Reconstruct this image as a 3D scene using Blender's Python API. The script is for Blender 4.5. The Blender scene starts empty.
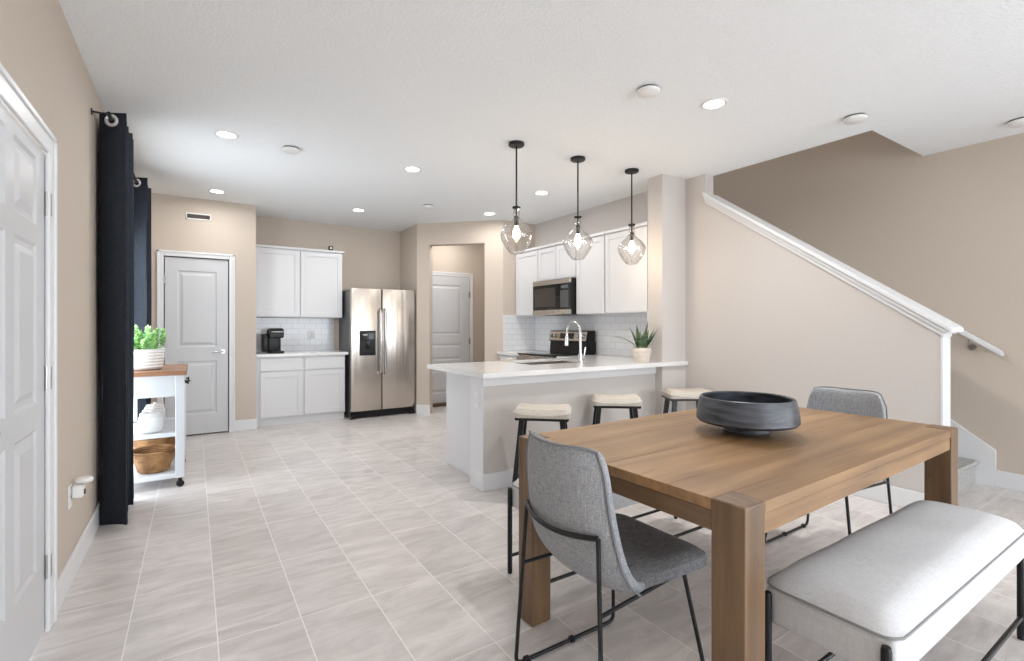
import bpy, bmesh, math, random
from mathutils import Vector, Matrix
random.seed(7)
PI = math.pi
scene = bpy.context.scene
C = scene.collection

# ------------------------------------------------------------------ camera
YAW = math.atan(318 / 488.0)
cam_data = bpy.data.cameras.new('camera')
cam = bpy.data.objects.new('camera', cam_data)
C.objects.link(cam)
cam.location = (0, 0, 1.265)
cam.rotation_euler = (PI / 2, 0, -YAW)
cam_data.sensor_width = 36
cam_data.lens = 488 / 1024 * 36
cam_data.shift_y = -4.5 / 1024
cam_data.clip_start = 0.02
scene.camera = cam

# ------------------------------------------------------------------ world
world = bpy.data.worlds.new('sky')
scene.world = world
world.use_nodes = True
wn = world.node_tree
wn.nodes['Background'].inputs[0].default_value = (0.87, 0.935, 1.0, 1)
wn.nodes['Background'].inputs[1].default_value = 7.7

# ------------------------------------------------------------------ exposure
vs = scene.view_settings
vs.view_transform = 'Standard'
vs.look = 'None'
vs.gamma = 1
vs.use_curve_mapping = False
vs.exposure = 0.20
cy = scene.cycles
cy.use_denoising = True
cy.max_bounces = 10
cy.diffuse_bounces = 6
cy.glossy_bounces = 4
cy.transmission_bounces = 8
cy.transparent_max_bounces = 12
cy.caustics_reflective = False
cy.caustics_refractive = False
cy.sample_clamp_indirect = 4

def portal(name, loc, rot, sx, sy):
    l = bpy.data.lights.new(name, 'AREA')
    l.shape = 'RECTANGLE'; l.size = sx; l.size_y = sy
    l.cycles.is_portal = True
    o = bpy.data.objects.new(name, l); C.objects.link(o)
    o.location = loc; o.rotation_euler = rot
    return o
# daylight enters through the glazing: light portals in the window openings, rear and east ones added
portal('window_portal_rear', (2.4, -5.62, 1.25), (PI / 2, 0, 0), 5.0, 2.4)
portal('window_portal_east', (5.45, -3.0, 1.25), (0, PI / 2, 0), 2.3, 3.0)
portal('window_portal_side', (-0.66, 4.9, 1.1), (0, -PI / 2, 0), 2.05, 1.2)

# ------------------------------------------------------------------ materials
def mat(name, col, rough=0.5, metal=0.0, spec=None, **kw):
    m = bpy.data.materials.new(name); m.use_nodes = True
    b = m.node_tree.nodes['Principled BSDF']
    b.inputs['Base Color'].default_value = (*col, 1)
    b.inputs['Roughness'].default_value = rough
    b.inputs['Metallic'].default_value = metal
    if spec is not None: b.inputs['Specular IOR Level'].default_value = spec
    for k, v in kw.items():
        b.inputs[k.replace('_', ' ')].default_value = v
    return m
def nodes(m): return m.node_tree.nodes, m.node_tree.links, m.node_tree.nodes['Principled BSDF']
def add_noise(m, scale, c1, c2, stretch=(1, 1, 1), detail=4, bump=0.0, bump_scale=None, lo=.3, hi=.7, coords='Object', rot=(0, 0, 0), dist=0.0):
    n, l, b = nodes(m)
    tc = n.new('ShaderNodeTexCoord'); mp = n.new('ShaderNodeMapping')
    mp.inputs['Scale'].default_value = stretch; mp.inputs['Rotation'].default_value = rot
    l.new(tc.outputs[coords], mp.inputs[0])
    t = n.new('ShaderNodeTexNoise'); t.inputs['Scale'].default_value = scale; t.inputs['Detail'].default_value = detail
    t.inputs['Distortion'].default_value = dist
    l.new(mp.outputs[0], t.inputs[0])
    r = n.new('ShaderNodeValToRGB')
    r.color_ramp.elements[0].position = lo; r.color_ramp.elements[1].position = hi
    r.color_ramp.elements[0].color = (*c1, 1); r.color_ramp.elements[1].color = (*c2, 1)
    l.new(t.outputs[0], r.inputs[0]); l.new(r.outputs[0], b.inputs['Base Color'])
    if bump:
        t2 = t
        if bump_scale:
            t2 = n.new('ShaderNodeTexNoise'); t2.inputs['Scale'].default_value = bump_scale
            t2.inputs['Detail'].default_value = 3
            l.new(mp.outputs[0], t2.inputs[0])
        bp = n.new('ShaderNodeBump'); bp.inputs['Strength'].default_value = bump; bp.inputs['Distance'].default_value = .01
        l.new(t2.outputs[0], bp.inputs['Height']); l.new(bp.outputs[0], b.inputs['Normal'])
    return m

M = {}
M['paint'] = add_noise(mat('beige_wall_paint', (.6, .5, .41), .75), 60, (.545, .475, .405), (.565, .49, .418), bump=.08, bump_scale=160)
M['paint_lit'] = add_noise(mat('daylit_beige_wall_paint', (.66, .6, .55), .7), 60, (.56, .525, .50), (.58, .545, .52), bump=.08, bump_scale=160)  # same wall paint, with the stronger daylight put into a paler colour
M['ceiling'] = add_noise(mat('ceiling_paint', (.78, .78, .79), .85), 60, (.86, .89, .91), (.89, .92, .94), bump=.45, bump_scale=70)
M['trim'] = mat('white_trim_paint', (.73, .74, .755), .35)
M['door'] = mat('white_door_paint', (.60, .61, .63), .35)
M['cabinet'] = mat('white_cabinet_paint', (.67, .675, .69), .35)
M['cart_white'] = mat('white_cart_paint', (.63, .66, .69), .35)
M['quartz'] = add_noise(mat('quartz_counter', (.72, .71, .70), .12), 30, (.75, .745, .74), (.78, .775, .77))
M['black_metal'] = mat('black_metal', (.012, .012, .013), .38, .3)
M['black_plastic'] = mat('black_plastic', (.008, .008, .009), .32, spec=.3)
M['black_glass'] = mat('black_glass', (.008, .008, .009), .05)
M['dark_gap'] = mat('dark_recess', (.05, .045, .04), .8)
M['chrome'] = mat('chrome', (.62, .62, .63), .2, 1.0)
M['grommet'] = mat('silver_grommet', (.82, .82, .84), .3, .7)
M['nickel'] = mat('satin_nickel', (.42, .41, .40), .28, 1.0)
M['white_plastic'] = mat('white_plastic', (.8, .8, .79), .4)
M['vent_dark'] = mat('vent_dark', (.09, .065, .05), .6)
M['ceramic'] = mat('white_ceramic', (.76, .77, .76), .2)
M['cream_ceramic'] = add_noise(mat('cream_ceramic', (.62, .56, .49), .55), 40, (.6, .54, .47), (.68, .62, .55))
M['steel'] = mat('stainless_steel', (.58, .53, .48), .27, 1.0)
n_, l_, b_ = nodes(M['steel'])
tc = n_.new('ShaderNodeTexCoord'); mp = n_.new('ShaderNodeMapping'); mp.inputs['Scale'].default_value = (300, 300, 1.5)
t_ = n_.new('ShaderNodeTexNoise'); t_.inputs['Scale'].default_value = 1; l_.new(tc.outputs['Object'], mp.inputs[0]); l_.new(mp.outputs[0], t_.inputs[0])
mp2 = n_.new('ShaderNodeMapping'); mp2.inputs['Scale'].default_value = (9, 3, .5); l_.new(tc.outputs['Object'], mp2.inputs[0])
t2_ = n_.new('ShaderNodeTexNoise'); t2_.inputs['Scale'].default_value = 1; l_.new(mp2.outputs[0], t2_.inputs[0])
bp = n_.new('ShaderNodeBump'); bp.inputs['Strength'].default_value = .05; bp.inputs['Distance'].default_value = .003
bp2 = n_.new('ShaderNodeBump'); bp2.inputs['Strength'].default_value = .35; bp2.inputs['Distance'].default_value = .02
l_.new(t_.outputs[0], bp.inputs['Height']); l_.new(t2_.outputs[0], bp2.inputs['Height']); l_.new(bp2.outputs[0], bp.inputs['Normal']); l_.new(bp.outputs[0], b_.inputs['Normal'])
M['fridge_side'] = mat('grey_fridge_side', (.13, .135, .14), .4, .3)

def fabric(name, c1, c2, scale=260, bump=.35, streak=(1, 1, 1)):
    m = mat(name, c1, .92, spec=.15)
    n, l, b = nodes(m)
    tc = n.new('ShaderNodeTexCoord')
    outs = []
    for st in ((1, .12, 1), (.12, 1, 1), (1, 1, .1)):
        mp = n.new('ShaderNodeMapping'); mp.inputs['Scale'].default_value = st
        l.new(tc.outputs['Object'], mp.inputs[0])
        t = n.new('ShaderNodeTexNoise'); t.inputs['Scale'].default_value = scale; t.inputs['Detail'].default_value = 2
        l.new(mp.outputs[0], t.inputs[0]); outs.append(t.outputs[0])
    a = n.new('ShaderNodeMath'); a.operation = 'ADD'; l.new(outs[0], a.inputs[0]); l.new(outs[1], a.inputs[1])
    a2 = n.new('ShaderNodeMath'); a2.operation = 'ADD'; l.new(a.outputs[0], a2.inputs[0]); l.new(outs[2], a2.inputs[1])
    r = n.new('ShaderNodeMapRange'); r.inputs[1].default_value = 1.1; r.inputs[2].default_value = 1.9
    l.new(a2.outputs[0], r.inputs[0])
    mx = n.new('ShaderNodeMix'); mx.data_type = 'RGBA'
    mx.inputs[6].default_value = (*c1, 1); mx.inputs[7].default_value = (*c2, 1)
    l.new(r.outputs[0], mx.inputs[0]); l.new(mx.outputs[2], b.inputs['Base Color'])
    bp = n.new('ShaderNodeBump'); bp.inputs['Strength'].default_value = bump; bp.inputs['Distance'].default_value = .002
    l.new(a2.outputs[0], bp.inputs['Height']); l.new(bp.outputs[0], b.inputs['Normal'])
    return m
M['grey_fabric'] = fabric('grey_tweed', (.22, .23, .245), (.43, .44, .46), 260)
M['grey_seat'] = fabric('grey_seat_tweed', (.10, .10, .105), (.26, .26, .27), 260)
M['bench_fabric'] = fabric('off_white_linen', (.56, .565, .58), (.67, .675, .69), 220, .22)
M['chair_piping'] = mat('blue_grey_piping', (.20, .21, .225), .85)
M['piping'] = mat('grey_piping', (.25, .25, .25), .8)
M['stool_fabric'] = fabric('oatmeal_linen', (.46, .42, .37), (.66, .61, .55), 180)
M['curtain'] = fabric('charcoal_curtain', (.020, .024, .032), (.040, .047, .060), 300, .2)
M['carpet'] = add_noise(mat('grey_carpet', (.4, .4, .39), .95, spec=.1), 90, (.30, .30, .295), (.60, .595, .58), detail=6, bump=.8, lo=.35, hi=.65)

def wood(name, dark, mid, light, scale=1.0, rough=.38, knots=True, axis='X'):
    m = mat(name, mid, rough); n, l, b = nodes(m)
    tc = n.new('ShaderNodeTexCoord')
    st = {'X': (.5, 7, 7), 'Z': (7, 7, .5), 'Y': (7, .5, 7)}[axis]
    mp = n.new('ShaderNodeMapping'); mp.inputs['Scale'].default_value = tuple(s * scale for s in st)
    l.new(tc.outputs['Object'], mp.inputs[0])
    t = n.new('ShaderNodeTexNoise'); t.inputs['Scale'].default_value = 1.6; t.inputs['Detail'].default_value = 8
    t.inputs['Roughness'].default_value = .62; t.inputs['Distortion'].default_value = .6
    l.new(mp.outputs[0], t.inputs[0])
    r = n.new('ShaderNodeValToRGB'); cr = r.color_ramp
    cr.elements[0].position = .25; cr.elements[0].color = (*dark, 1)
    cr.elements[1].position = .75; cr.elements[1].color = (*light, 1)
    e = cr.elements.new(.5); e.color = (*mid, 1)
    l.new(t.outputs[0], r.inputs[0])
    src = r.outputs[0]
    # broad blotches
    t3 = n.new('ShaderNodeTexNoise'); t3.inputs['Scale'].default_value = 1.7
    l.new(tc.outputs['Object'], t3.inputs[0])
    mr = n.new('ShaderNodeMapRange'); mr.inputs[1].default_value = .35; mr.inputs[2].default_value = .65
    mr.inputs[3].default_value = .8; mr.inputs[4].default_value = 1.12
    l.new(t3.outputs[0], mr.inputs[0])
    mx = n.new('ShaderNodeMix'); mx.data_type = 'RGBA'; mx.blend_type = 'MULTIPLY'; mx.inputs[0].default_value = 1
    l.new(src, mx.inputs[6]); l.new(mr.outputs[0], mx.inputs[7])
    src = mx.outputs[2]
    if knots:
        mk = n.new('ShaderNodeMapping'); mk.inputs['Scale'].default_value = {'X': (3, 14, 14), 'Z': (14, 14, 3), 'Y': (14, 3, 14)}[axis]
        l.new(tc.outputs['Object'], mk.inputs[0])
        tk = n.new('ShaderNodeTexNoise'); tk.inputs['Scale'].default_value = 1.5; tk.inputs['Detail'].default_value = 5; tk.inputs['Distortion'].default_value = 1.5
        l.new(mk.outputs[0], tk.inputs[0])
        rk = n.new('ShaderNodeMapRange'); rk.inputs[1].default_value = .66; rk.inputs[2].default_value = .74; rk.inputs[3].default_value = 1; rk.inputs[4].default_value = .55
        l.new(tk.outputs[0], rk.inputs[0])
        mk2 = n.new('ShaderNodeMix'); mk2.data_type = 'RGBA'; mk2.blend_type = 'MULTIPLY'; mk2.inputs[0].default_value = 1
        l.new(src, mk2.inputs[6]); l.new(rk.outputs[0], mk2.inputs[7]); src = mk2.outputs[2]
    l.new(src, b.inputs['Base Color'])
    bp = n.new('ShaderNodeBump'); bp.inputs['Strength'].default_value = .12; bp.inputs['Distance'].default_value = .004
    l.new(t.outputs[0], bp.inputs['Height']); l.new(bp.outputs[0], b.inputs['Normal'])
    return m
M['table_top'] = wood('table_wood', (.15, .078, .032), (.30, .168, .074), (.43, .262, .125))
M['table_side_shaded'] = wood('table_wood_shaded_side', (.085, .046, .022), (.155, .09, .044), (.24, .15, .08), axis='Y')  # darker copy of the table wood, shade of the end faces in its colour
M['table_leg_shaded'] = wood('table_wood_shaded_leg', (.085, .046, .022), (.155, .09, .044), (.24, .15, .08), axis='Z')  # leg wood darkened to stand in for the shade on its side
M['cart_wood'] = wood('cart_wood', (.13, .055, .025), (.30, .14, .07), (.45, .25, .14), 2)
M['endgrain'] = add_noise(mat('end_grain', (.2, .12, .07), .5), 12, (.12, .07, .038), (.27, .165, .098), stretch=(4, 1, 1))

# basket
m = add_noise(mat('woven_seagrass', (.3, .16, .06), .8), 8, (.22, .095, .03), (.66, .36, .15), detail=5, lo=.35, hi=.7)
n, l, b = nodes(m)
w = n.new('ShaderNodeTexWave'); w.bands_direction = 'Z'; w.inputs['Scale'].default_value = 22; w.inputs['Distortion'].default_value = 2.5; w.inputs['Detail Scale'].default_value = 6
tc = n.new('ShaderNodeTexCoord'); l.new(tc.outputs['Object'], w.inputs[0])
bp = n.new('ShaderNodeBump'); bp.inputs['Strength'].default_value = 1; bp.inputs['Distance'].default_value = .012
l.new(w.outputs[0], bp.inputs['Height']); l.new(bp.outputs[0], b.inputs['Normal']); M['basket'] = m

# dark brushed wooden bowl
m = add_noise(mat('ebonised_wood', (.05, .055, .065), .38), 5, (.010, .010, .012), (.12, .135, .165), stretch=(1, 1, 7), detail=9, lo=.34, hi=.75, bump=.4, dist=.6)
M['bowl'] = m

# floor tiles: stacked .31 x .605 m, grout lines through (-0.23, 2.88)
m = mat('stone_look_tile', (.6, .56, .53), .28); n, l, b = nodes(m)
tc = n.new('ShaderNodeTexCoord')
sep = n.new('ShaderNodeSeparateXYZ'); l.new(tc.outputs['Object'], sep.inputs[0])
def math_node(op, a, v=None):
    q = n.new('ShaderNodeMath'); q.operation = op
    if hasattr(a, 'links') or hasattr(a, 'is_linked'): l.new(a, q.inputs[0])
    else: q.inputs[0].default_value = a
    if v is not None:
        if hasattr(v, 'is_linked'): l.new(v, q.inputs[1])
        else: q.inputs[1].default_value = v
    return q.outputs[0]
tx = math_node('DIVIDE', math_node('ADD', sep.outputs[0], .23 + 31), .31)
ty = math_node('DIVIDE', math_node('ADD', sep.outputs[1], -2.88 + 60.5), .605)
fx, fy = math_node('FRACT', tx), math_node('FRACT', ty)
ix, iy = math_node('FLOOR', tx), math_node('FLOOR', ty)
def edge(f, size):
    d = math_node('MULTIPLY', math_node('SUBTRACT', .5, math_node('ABSOLUTE', math_node('SUBTRACT', f, .5))), size)
    return d
dm = math_node('MINIMUM', edge(fx, .31), edge(fy, .605))
gr = math_node('LESS_THAN', dm, .0022)
cv = n.new('ShaderNodeCombineXYZ'); l.new(ix, cv.inputs[0]); l.new(iy, cv.inputs[1])
wn_ = n.new('ShaderNodeTexWhiteNoise'); wn_.noise_dimensions = '3D'; l.new(cv.outputs[0], wn_.inputs[0])
off = n.new('ShaderNodeVectorMath'); off.operation = 'MULTIPLY_ADD'
l.new(wn_.outputs[1], off.inputs[0]); off.inputs[1].default_value = (9, 9, 9); l.new(tc.outputs['Object'], off.inputs[2])
mp = n.new('ShaderNodeMapping'); mp.inputs['Rotation'].default_value = (0, 0, math.radians(-32)); mp.inputs['Scale'].default_value = (3.2, 12, 1)
l.new(off.outputs[0], mp.inputs[0])
t = n.new('ShaderNodeTexNoise'); t.inputs['Scale'].default_value = 1; t.inputs['Detail'].default_value = 9; t.inputs['Roughness'].default_value = .68; t.inputs['Distortion'].default_value = .9
l.new(mp.outputs[0], t.inputs[0])
r = n.new('ShaderNodeValToRGB'); cr = r.color_ramp
cr.elements[0].position = .3; cr.elements[0].color = (.50, .465, .45, 1)
cr.elements[1].position = .72; cr.elements[1].color = (.77, .73, .715, 1)
l.new(t.outputs[0], r.inputs[0])
mr = n.new('ShaderNodeMapRange'); mr.inputs[3].default_value = .93; mr.inputs[4].default_value = 1.06; l.new(wn_.outputs[0], mr.inputs[0])
mx = n.new('ShaderNodeMix'); mx.data_type = 'RGBA'; mx.blend_type = 'MULTIPLY'; mx.inputs[0].default_value = 1
l.new(r.outputs[0], mx.inputs[6]); l.new(mr.outputs[0], mx.inputs[7])
mg = n.new('ShaderNodeMix'); mg.data_type = 'RGBA'; l.new(gr, mg.inputs[0]); l.new(mx.outputs[2], mg.inputs[6]); mg.inputs[7].default_value = (.86, .84, .82, 1)
l.new(mg.outputs[2], b.inputs['Base Color'])
rr = n.new('ShaderNodeMapRange'); rr.inputs[3].default_value = .3; rr.inputs[4].default_value = .8; l.new(gr, rr.inputs[0]); l.new(rr.outputs[0], b.inputs['Roughness'])
M['floor'] = m

# white subway tile
def subway(name, ax):
    m = mat(name, (.76, .77, .79), .12); n, l, b = nodes(m)
    tc = n.new('ShaderNodeTexCoord'); sp = n.new('ShaderNodeSeparateXYZ'); l.new(tc.outputs['Object'], sp.inputs[0])
    cb = n.new('ShaderNodeCombineXYZ'); l.new(sp.outputs[ax], cb.inputs[0]); l.new(sp.outputs[2], cb.inputs[1])
    br = n.new('ShaderNodeTexBrick'); l.new(cb.outputs[0], br.inputs[0])
    br.inputs['Scale'].default_value = 1; br.inputs['Brick Width'].default_value = .153; br.inputs['Row Height'].default_value = .0765
    br.inputs['Mortar Size'].default_value = .0022; br.inputs['Mortar Smooth'].default_value = .1
    br.inputs['Color1'].default_value = (.75, .76, .78, 1); br.inputs['Color2'].default_value = (.78, .79, .81, 1); br.inputs['Mortar'].default_value = (.56, .56, .57, 1)
    l.new(br.outputs[0], b.inputs['Base Color'])
    bp = n.new('ShaderNodeBump'); bp.invert = True; bp.inputs['Strength'].default_value = .4; bp.inputs['Distance'].default_value = .003
    l.new(br.outputs['Fac'], bp.inputs['Height']); l.new(bp.outputs[0], b.inputs['Normal'])
    return m
M['subway_x'] = subway('subway_tile_along_back', 0)
M['subway_y'] = subway('subway_tile_along_side', 1)

def glass(name, tint=(1, 1, 1), refl=.1, rough=0.0):
    m = bpy.data.materials.new(name); m.use_nodes = True
    n, l = m.node_tree.nodes, m.node_tree.links
    n.remove(n['Principled BSDF'])
    t = n.new('ShaderNodeBsdfTransparent'); t.inputs[0].default_value = (*tint, 1)
    g = n.new('ShaderNodeBsdfGlossy'); g.inputs['Roughness'].default_value = rough
    f = n.new('ShaderNodeLayerWeight'); f.inputs[0].default_value = .25
    pw_ = n.new('ShaderNodeMath'); pw_.operation = 'MULTIPLY_ADD'; l.new(f.outputs['Facing'], pw_.inputs[0]); pw_.inputs[1].default_value = refl; pw_.inputs[2].default_value = .03
    x = n.new('ShaderNodeMixShader'); l.new(pw_.outputs[0], x.inputs[0]); l.new(t.outputs[0], x.inputs[1]); l.new(g.outputs[0], x.inputs[2])
    l.new(x.outputs[0], n['Material Output'].inputs[0])
    return m
M['glass'] = glass('window_glass', refl=.3)
M['lamp_glass'] = glass('clear_lamp_glass', (.975, .965, .955), refl=.75)
def emit(name, col, s):
    m = mat(name, (.8, .8, .8), .5)
    b = m.node_tree.nodes['Principled BSDF']
    b.inputs['Emission Color'].default_value = (*col, 1); b.inputs['Emission Strength'].default_value = s
    return m
M['led'] = emit('led_lens', (1, .95, .88), 14)
M['bulb'] = emit('glowing_bulb', (1, .80, .55), 16)
M['leaf_green'] = add_noise(mat('succulent_leaf', (.25, .5, .15), .45), 14, (.13, .36, .08), (.42, .68, .28), detail=2, lo=.35, hi=.6)
M['snake_leaf'] = add_noise(mat('snake_plant_leaf', (.06, .13, .05), .4), 9, (.025, .06, .03), (.16, .23, .11), stretch=(1, 1, 6), lo=.4, hi=.65)
M['soil'] = mat('soil', (.05, .035, .025), .95)
M['threshold'] = mat('bronze_threshold', (.12, .07, .04), .5)

# ------------------------------------------------------------------ geometry helpers
class MB:
    def __init__(s): s.bm = bmesh.new()
    def box(s, x0, x1, y0, y1, z0, z1, bev=0, seg=2):
        b2 = bmesh.new()
        bmesh.ops.create_cube(b2, size=1)
        for v in b2.verts:
            v.co = ((x0 + x1) / 2 + v.co.x * (x1 - x0), (y0 + y1) / 2 + v.co.y * (y1 - y0), (z0 + z1) / 2 + v.co.z * (z1 - z0))
        if bev:
            bmesh.ops.bevel(b2, geom=list(b2.edges), offset=bev, segments=seg, profile=.5, affect='EDGES')
        return s._add(b2)
    def _add(s, b2, mtx=None):
        if mtx is not None: bmesh.ops.transform(b2, matrix=mtx, verts=b2.verts)
        me = bpy.data.meshes.new('tmp'); b2.to_mesh(me); b2.free()
        s.bm.from_mesh(me); bpy.data.meshes.remove(me)
        return s
    def prism(s, pts, axis, a, b, bev=0):
        """extrude polygon pts (2D) along axis from a to b"""
        b2 = bmesh.new()
        def P(p, t):
            return {'X': (t, p[0], p[1]), 'Y': (p[0], t, p[1]), 'Z': (p[0], p[1], t)}[axis]
        f = b2.faces.new([b2.verts.new(P(p, a)) for p in pts])
        r = bmesh.ops.extrude_face_region(b2, geom=[f])
        d = Vector(P((0, 0), b)) - Vector(P((0, 0), a))
        bmesh.ops.translate(b2, vec=d, verts=[v for v in r['geom'] if isinstance(v, bmesh.types.BMVert)])
        bmesh.ops.recalc_face_normals(b2, faces=b2.faces)
        if bev: bmesh.ops.bevel(b2, geom=list(b2.edges), offset=bev, segments=2, affect='EDGES')
        return s._add(b2)
    def lathe(s, prof, loc=(0, 0, 0), seg=32, sx=1, sy=1):
        b2 = bmesh.new(); rings = []
        for r, z in prof:
            if r < 1e-5: rings.append([b2.verts.new((0, 0, z))])
            else: rings.append([b2.verts.new((r * math.cos(2 * PI * k / seg) * sx, r * math.sin(2 * PI * k / seg) * sy, z)) for k in range(seg)])
        for A, B in zip(rings, rings[1:]):
            for k in range(seg):
                k2 = (k + 1) % seg
                vs_ = []
                for v in (A[k % len(A)], A[k2 % len(A)], B[k2 % len(B)], B[k % len(B)]):
                    if v not in vs_: vs_.append(v)
                if len(vs_) > 2:
                    try: b2.faces.new(vs_)
                    except ValueError: pass
        bmesh.ops.recalc_face_normals(b2, faces=b2.faces)
        return s._add(b2, Matrix.Translation(loc))
    def tube(s, pts, r, seg=10, closed=False, r_end=None):
        pts = [Vector(p) for p in pts]; b2 = bmesh.new(); rings = []
        N = len(pts); up = None
        for i, p in enumerate(pts):
            if closed: d = (pts[(i + 1) % N] - pts[i - 1]).normalized()
            elif i == 0: d = (pts[1] - p).normalized()
            elif i == N - 1: d = (p - pts[-2]).normalized()
            else: d = ((pts[i + 1] - p).normalized() + (p - pts[i - 1]).normalized()).normalized()
            if up is None:
                up = Vector((0, 0, 1)) if abs(d.z) < .9 else Vector((1, 0, 0))
            a = d.cross(up).normalized(); bb = a.cross(d).normalized(); up = bb
            rr = r if r_end is None else r + (r_end - r) * i / max(1, N - 1)
            rings.append([b2.verts.new(p + a * rr * math.cos(2 * PI * k / seg) + bb * rr * math.sin(2 * PI * k / seg)) for k in range(seg)])
        prs = list(zip(rings, rings[1:])) + ([(rings[-1], rings[0])] if closed else [])
        for A, B in prs:
            for k in range(seg): b2.faces.new((A[k], A[(k + 1) % seg], B[(k + 1) % seg], B[k]))
        if not closed:
            b2.faces.new(rings[0]); b2.faces.new(rings[-1][::-1])
        bmesh.ops.recalc_face_normals(b2, faces=b2.faces)
        return s._add(b2)
    def cyl(s, p, q, r, seg=20, r2=None): return s.tube([p, q], r, seg, r_end=r2)
    def quad(s, pts):
        s.bm.faces.new([s.bm.verts.new(p) for p in pts]); return s
    def xf(s, mtx):
        bmesh.ops.transform(s.bm, matrix=mtx, verts=s.bm.verts); return s
    def build(s, name, m, parent=None, smooth=False, loc=None, rot=None):
        me = bpy.data.meshes.new(name)
        s.bm.to_mesh(me); s.bm.free()
        if smooth:
            me.shade_smooth() if hasattr(me, 'shade_smooth') else None
            for p in me.polygons: p.use_smooth = True
            try: me.set_sharp_from_angle(angle=math.radians(38))
            except Exception: pass
        for mm in (m if isinstance(m, (list, tuple)) else [m]): me.materials.append(mm)
        o = bpy.data.objects.new(name, me); C.objects.link(o)
        if parent is not None: o.parent = parent
        if loc: o.location = loc
        if rot: o.rotation_euler = rot
        return o
def round_path(pts, r, n=5):
    pts = [Vector(p) for p in pts]; out = [pts[0]]
    for a, b, c in zip(pts, pts[1:], pts[2:]):
        u = (a - b).normalized(); v = (c - b).normalized()
        k = min(r, (a - b).length * .49, (c - b).length * .49)
        p0, p1 = b + u * k, b + v * k
        for i in range(n + 1):
            t = i / n
            out.append((1 - t) ** 2 * p0 + 2 * t * (1 - t) * b + t * t * p1)
    out.append(pts[-1]); return out
def arc(f, a, b, n=12): return [f(a + (b - a) * i / n) for i in range(n + 1)]

def tag(o, label=None, cat=None, group=None, kind=None):
    if label: o['label'] = label
    if cat: o['category'] = cat
    if group: o['group'] = group
    if kind: o['kind'] = kind
    return o
def thing(name, label, cat, loc=(0, 0, 0), rz=0, group=None):
    o = bpy.data.objects.new(name, None); C.objects.link(o)
    o.location = loc; o.rotation_euler = (0, 0, rz); o.empty_display_size = .05
    return tag(o, label, cat, group)
def struct(name, mb, m, label, cat, parent=None, smooth=False):
    o = mb.build(name, m, parent, smooth)
    if parent is None: tag(o, label, cat, kind='structure')
    return o
def copy_tree(o, parent=None):
    c = o.copy(); C.objects.link(c); c.parent = parent
    for ch in list(o.children): copy_tree(ch, c)
    return c

CZ = 2.74
XL, XR, YB = -.515, 5.30, -5.5
SX0, SX1 = 4.15, 4.28        # stair wall faces

# ------------------------------------------------------------------ room shell
struct('floor', MB().box(-.7, 5.5, YB - .2, 9, -.1, 0), M['floor'], 'pale stone-look tile floor running through the whole room', 'floor')
mb = MB(); mb.prism([(XL - .1, YB - .1), (XR + .1, YB - .1), (XR + .1, 1.6), (SX1, 1.6), (SX1, 9), (XL - .1, 9)], 'Z', CZ, CZ + .14)
struct('ceiling', mb, M['ceiling'], 'white textured ceiling over dining room and kitchen', 'ceiling')
# left wall: door opening y 1.93..2.86, window opening y 4.3..5.5
mb = MB()
T = .12
mb.box(XL - T, XL, YB, 1.775, 0, CZ); mb.box(XL - T, XL, 1.775, 2.745, 1.99, CZ); mb.box(XL - T, XL, 2.745, 4.3, 0, CZ)
mb.box(XL - T, XL, 4.3, 5.5, 2.13, CZ); mb.box(XL - T, XL, 5.5, 7.48, 0, CZ)
struct('wall_left', mb, M['paint'], 'beige wall along the white door and dark curtains', 'wall')
# pantry wall y=6.72 with door opening x -.27...34
mb = MB()
mb.box(XL, -.285, 6.72, 6.84, 0, CZ); mb.box(-.285, .35, 6.72, 6.84, 2.06, CZ); mb.box(.35, .636, 6.72, 6.84, 0, CZ)
mb.box(.516, .636, 6.84, 7.4, 0, CZ)
struct('wall_pantry', mb, M['paint'], 'beige wall with a closed white door below an air vent', 'wall')
struct('wall_back', MB().box(XL, 2.82, 7.36, 7.48, 0, CZ), M['paint'], 'beige wall behind the coffee counter and refrigerator', 'wall')
# alcove return + diagonal wall with opening + kitchen back wall, in plan
cdiag = 2.70 + 6.66
mb = MB()
mb.prism([(2.70, 6.66), (2.70, 7.36), (2.78, 7.36), (2.78, 6.66 + .09)], 'Z', 0, CZ)
def diagseg(x0, x1, z0, z1):
    t = .085
    mb.prism([(x0, cdiag - x0), (x1, cdiag - x1), (x1 + t, cdiag - x1 + t), (x0 + t, cdiag - x0 + t)], 'Z', z0, z1)
diagseg(2.70, 2.836, 0, CZ); diagseg(2.836, 3.415, 2.43, CZ); diagseg(3.415, 3.61, 0, CZ)
struct('wall_diagonal', mb, M['paint'], 'diagonal beige wall with the opening to the entry hall', 'wall')
struct('wall_kitchen', MB().box(3.60, SX0, 5.75, 5.87, 0, CZ), M['paint'], 'short beige wall at the end of the white wall cabinets', 'wall')
mb = MB(); mb.box(2.78, 4.6, 7.12, 7.24, 0, CZ)
mb.box(4.4, 4.5, 5.87, 7.12, 0, CZ)
struct('wall_entry', mb, M['paint'], 'beige wall of the entry hall around the front door', 'wall')
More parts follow.
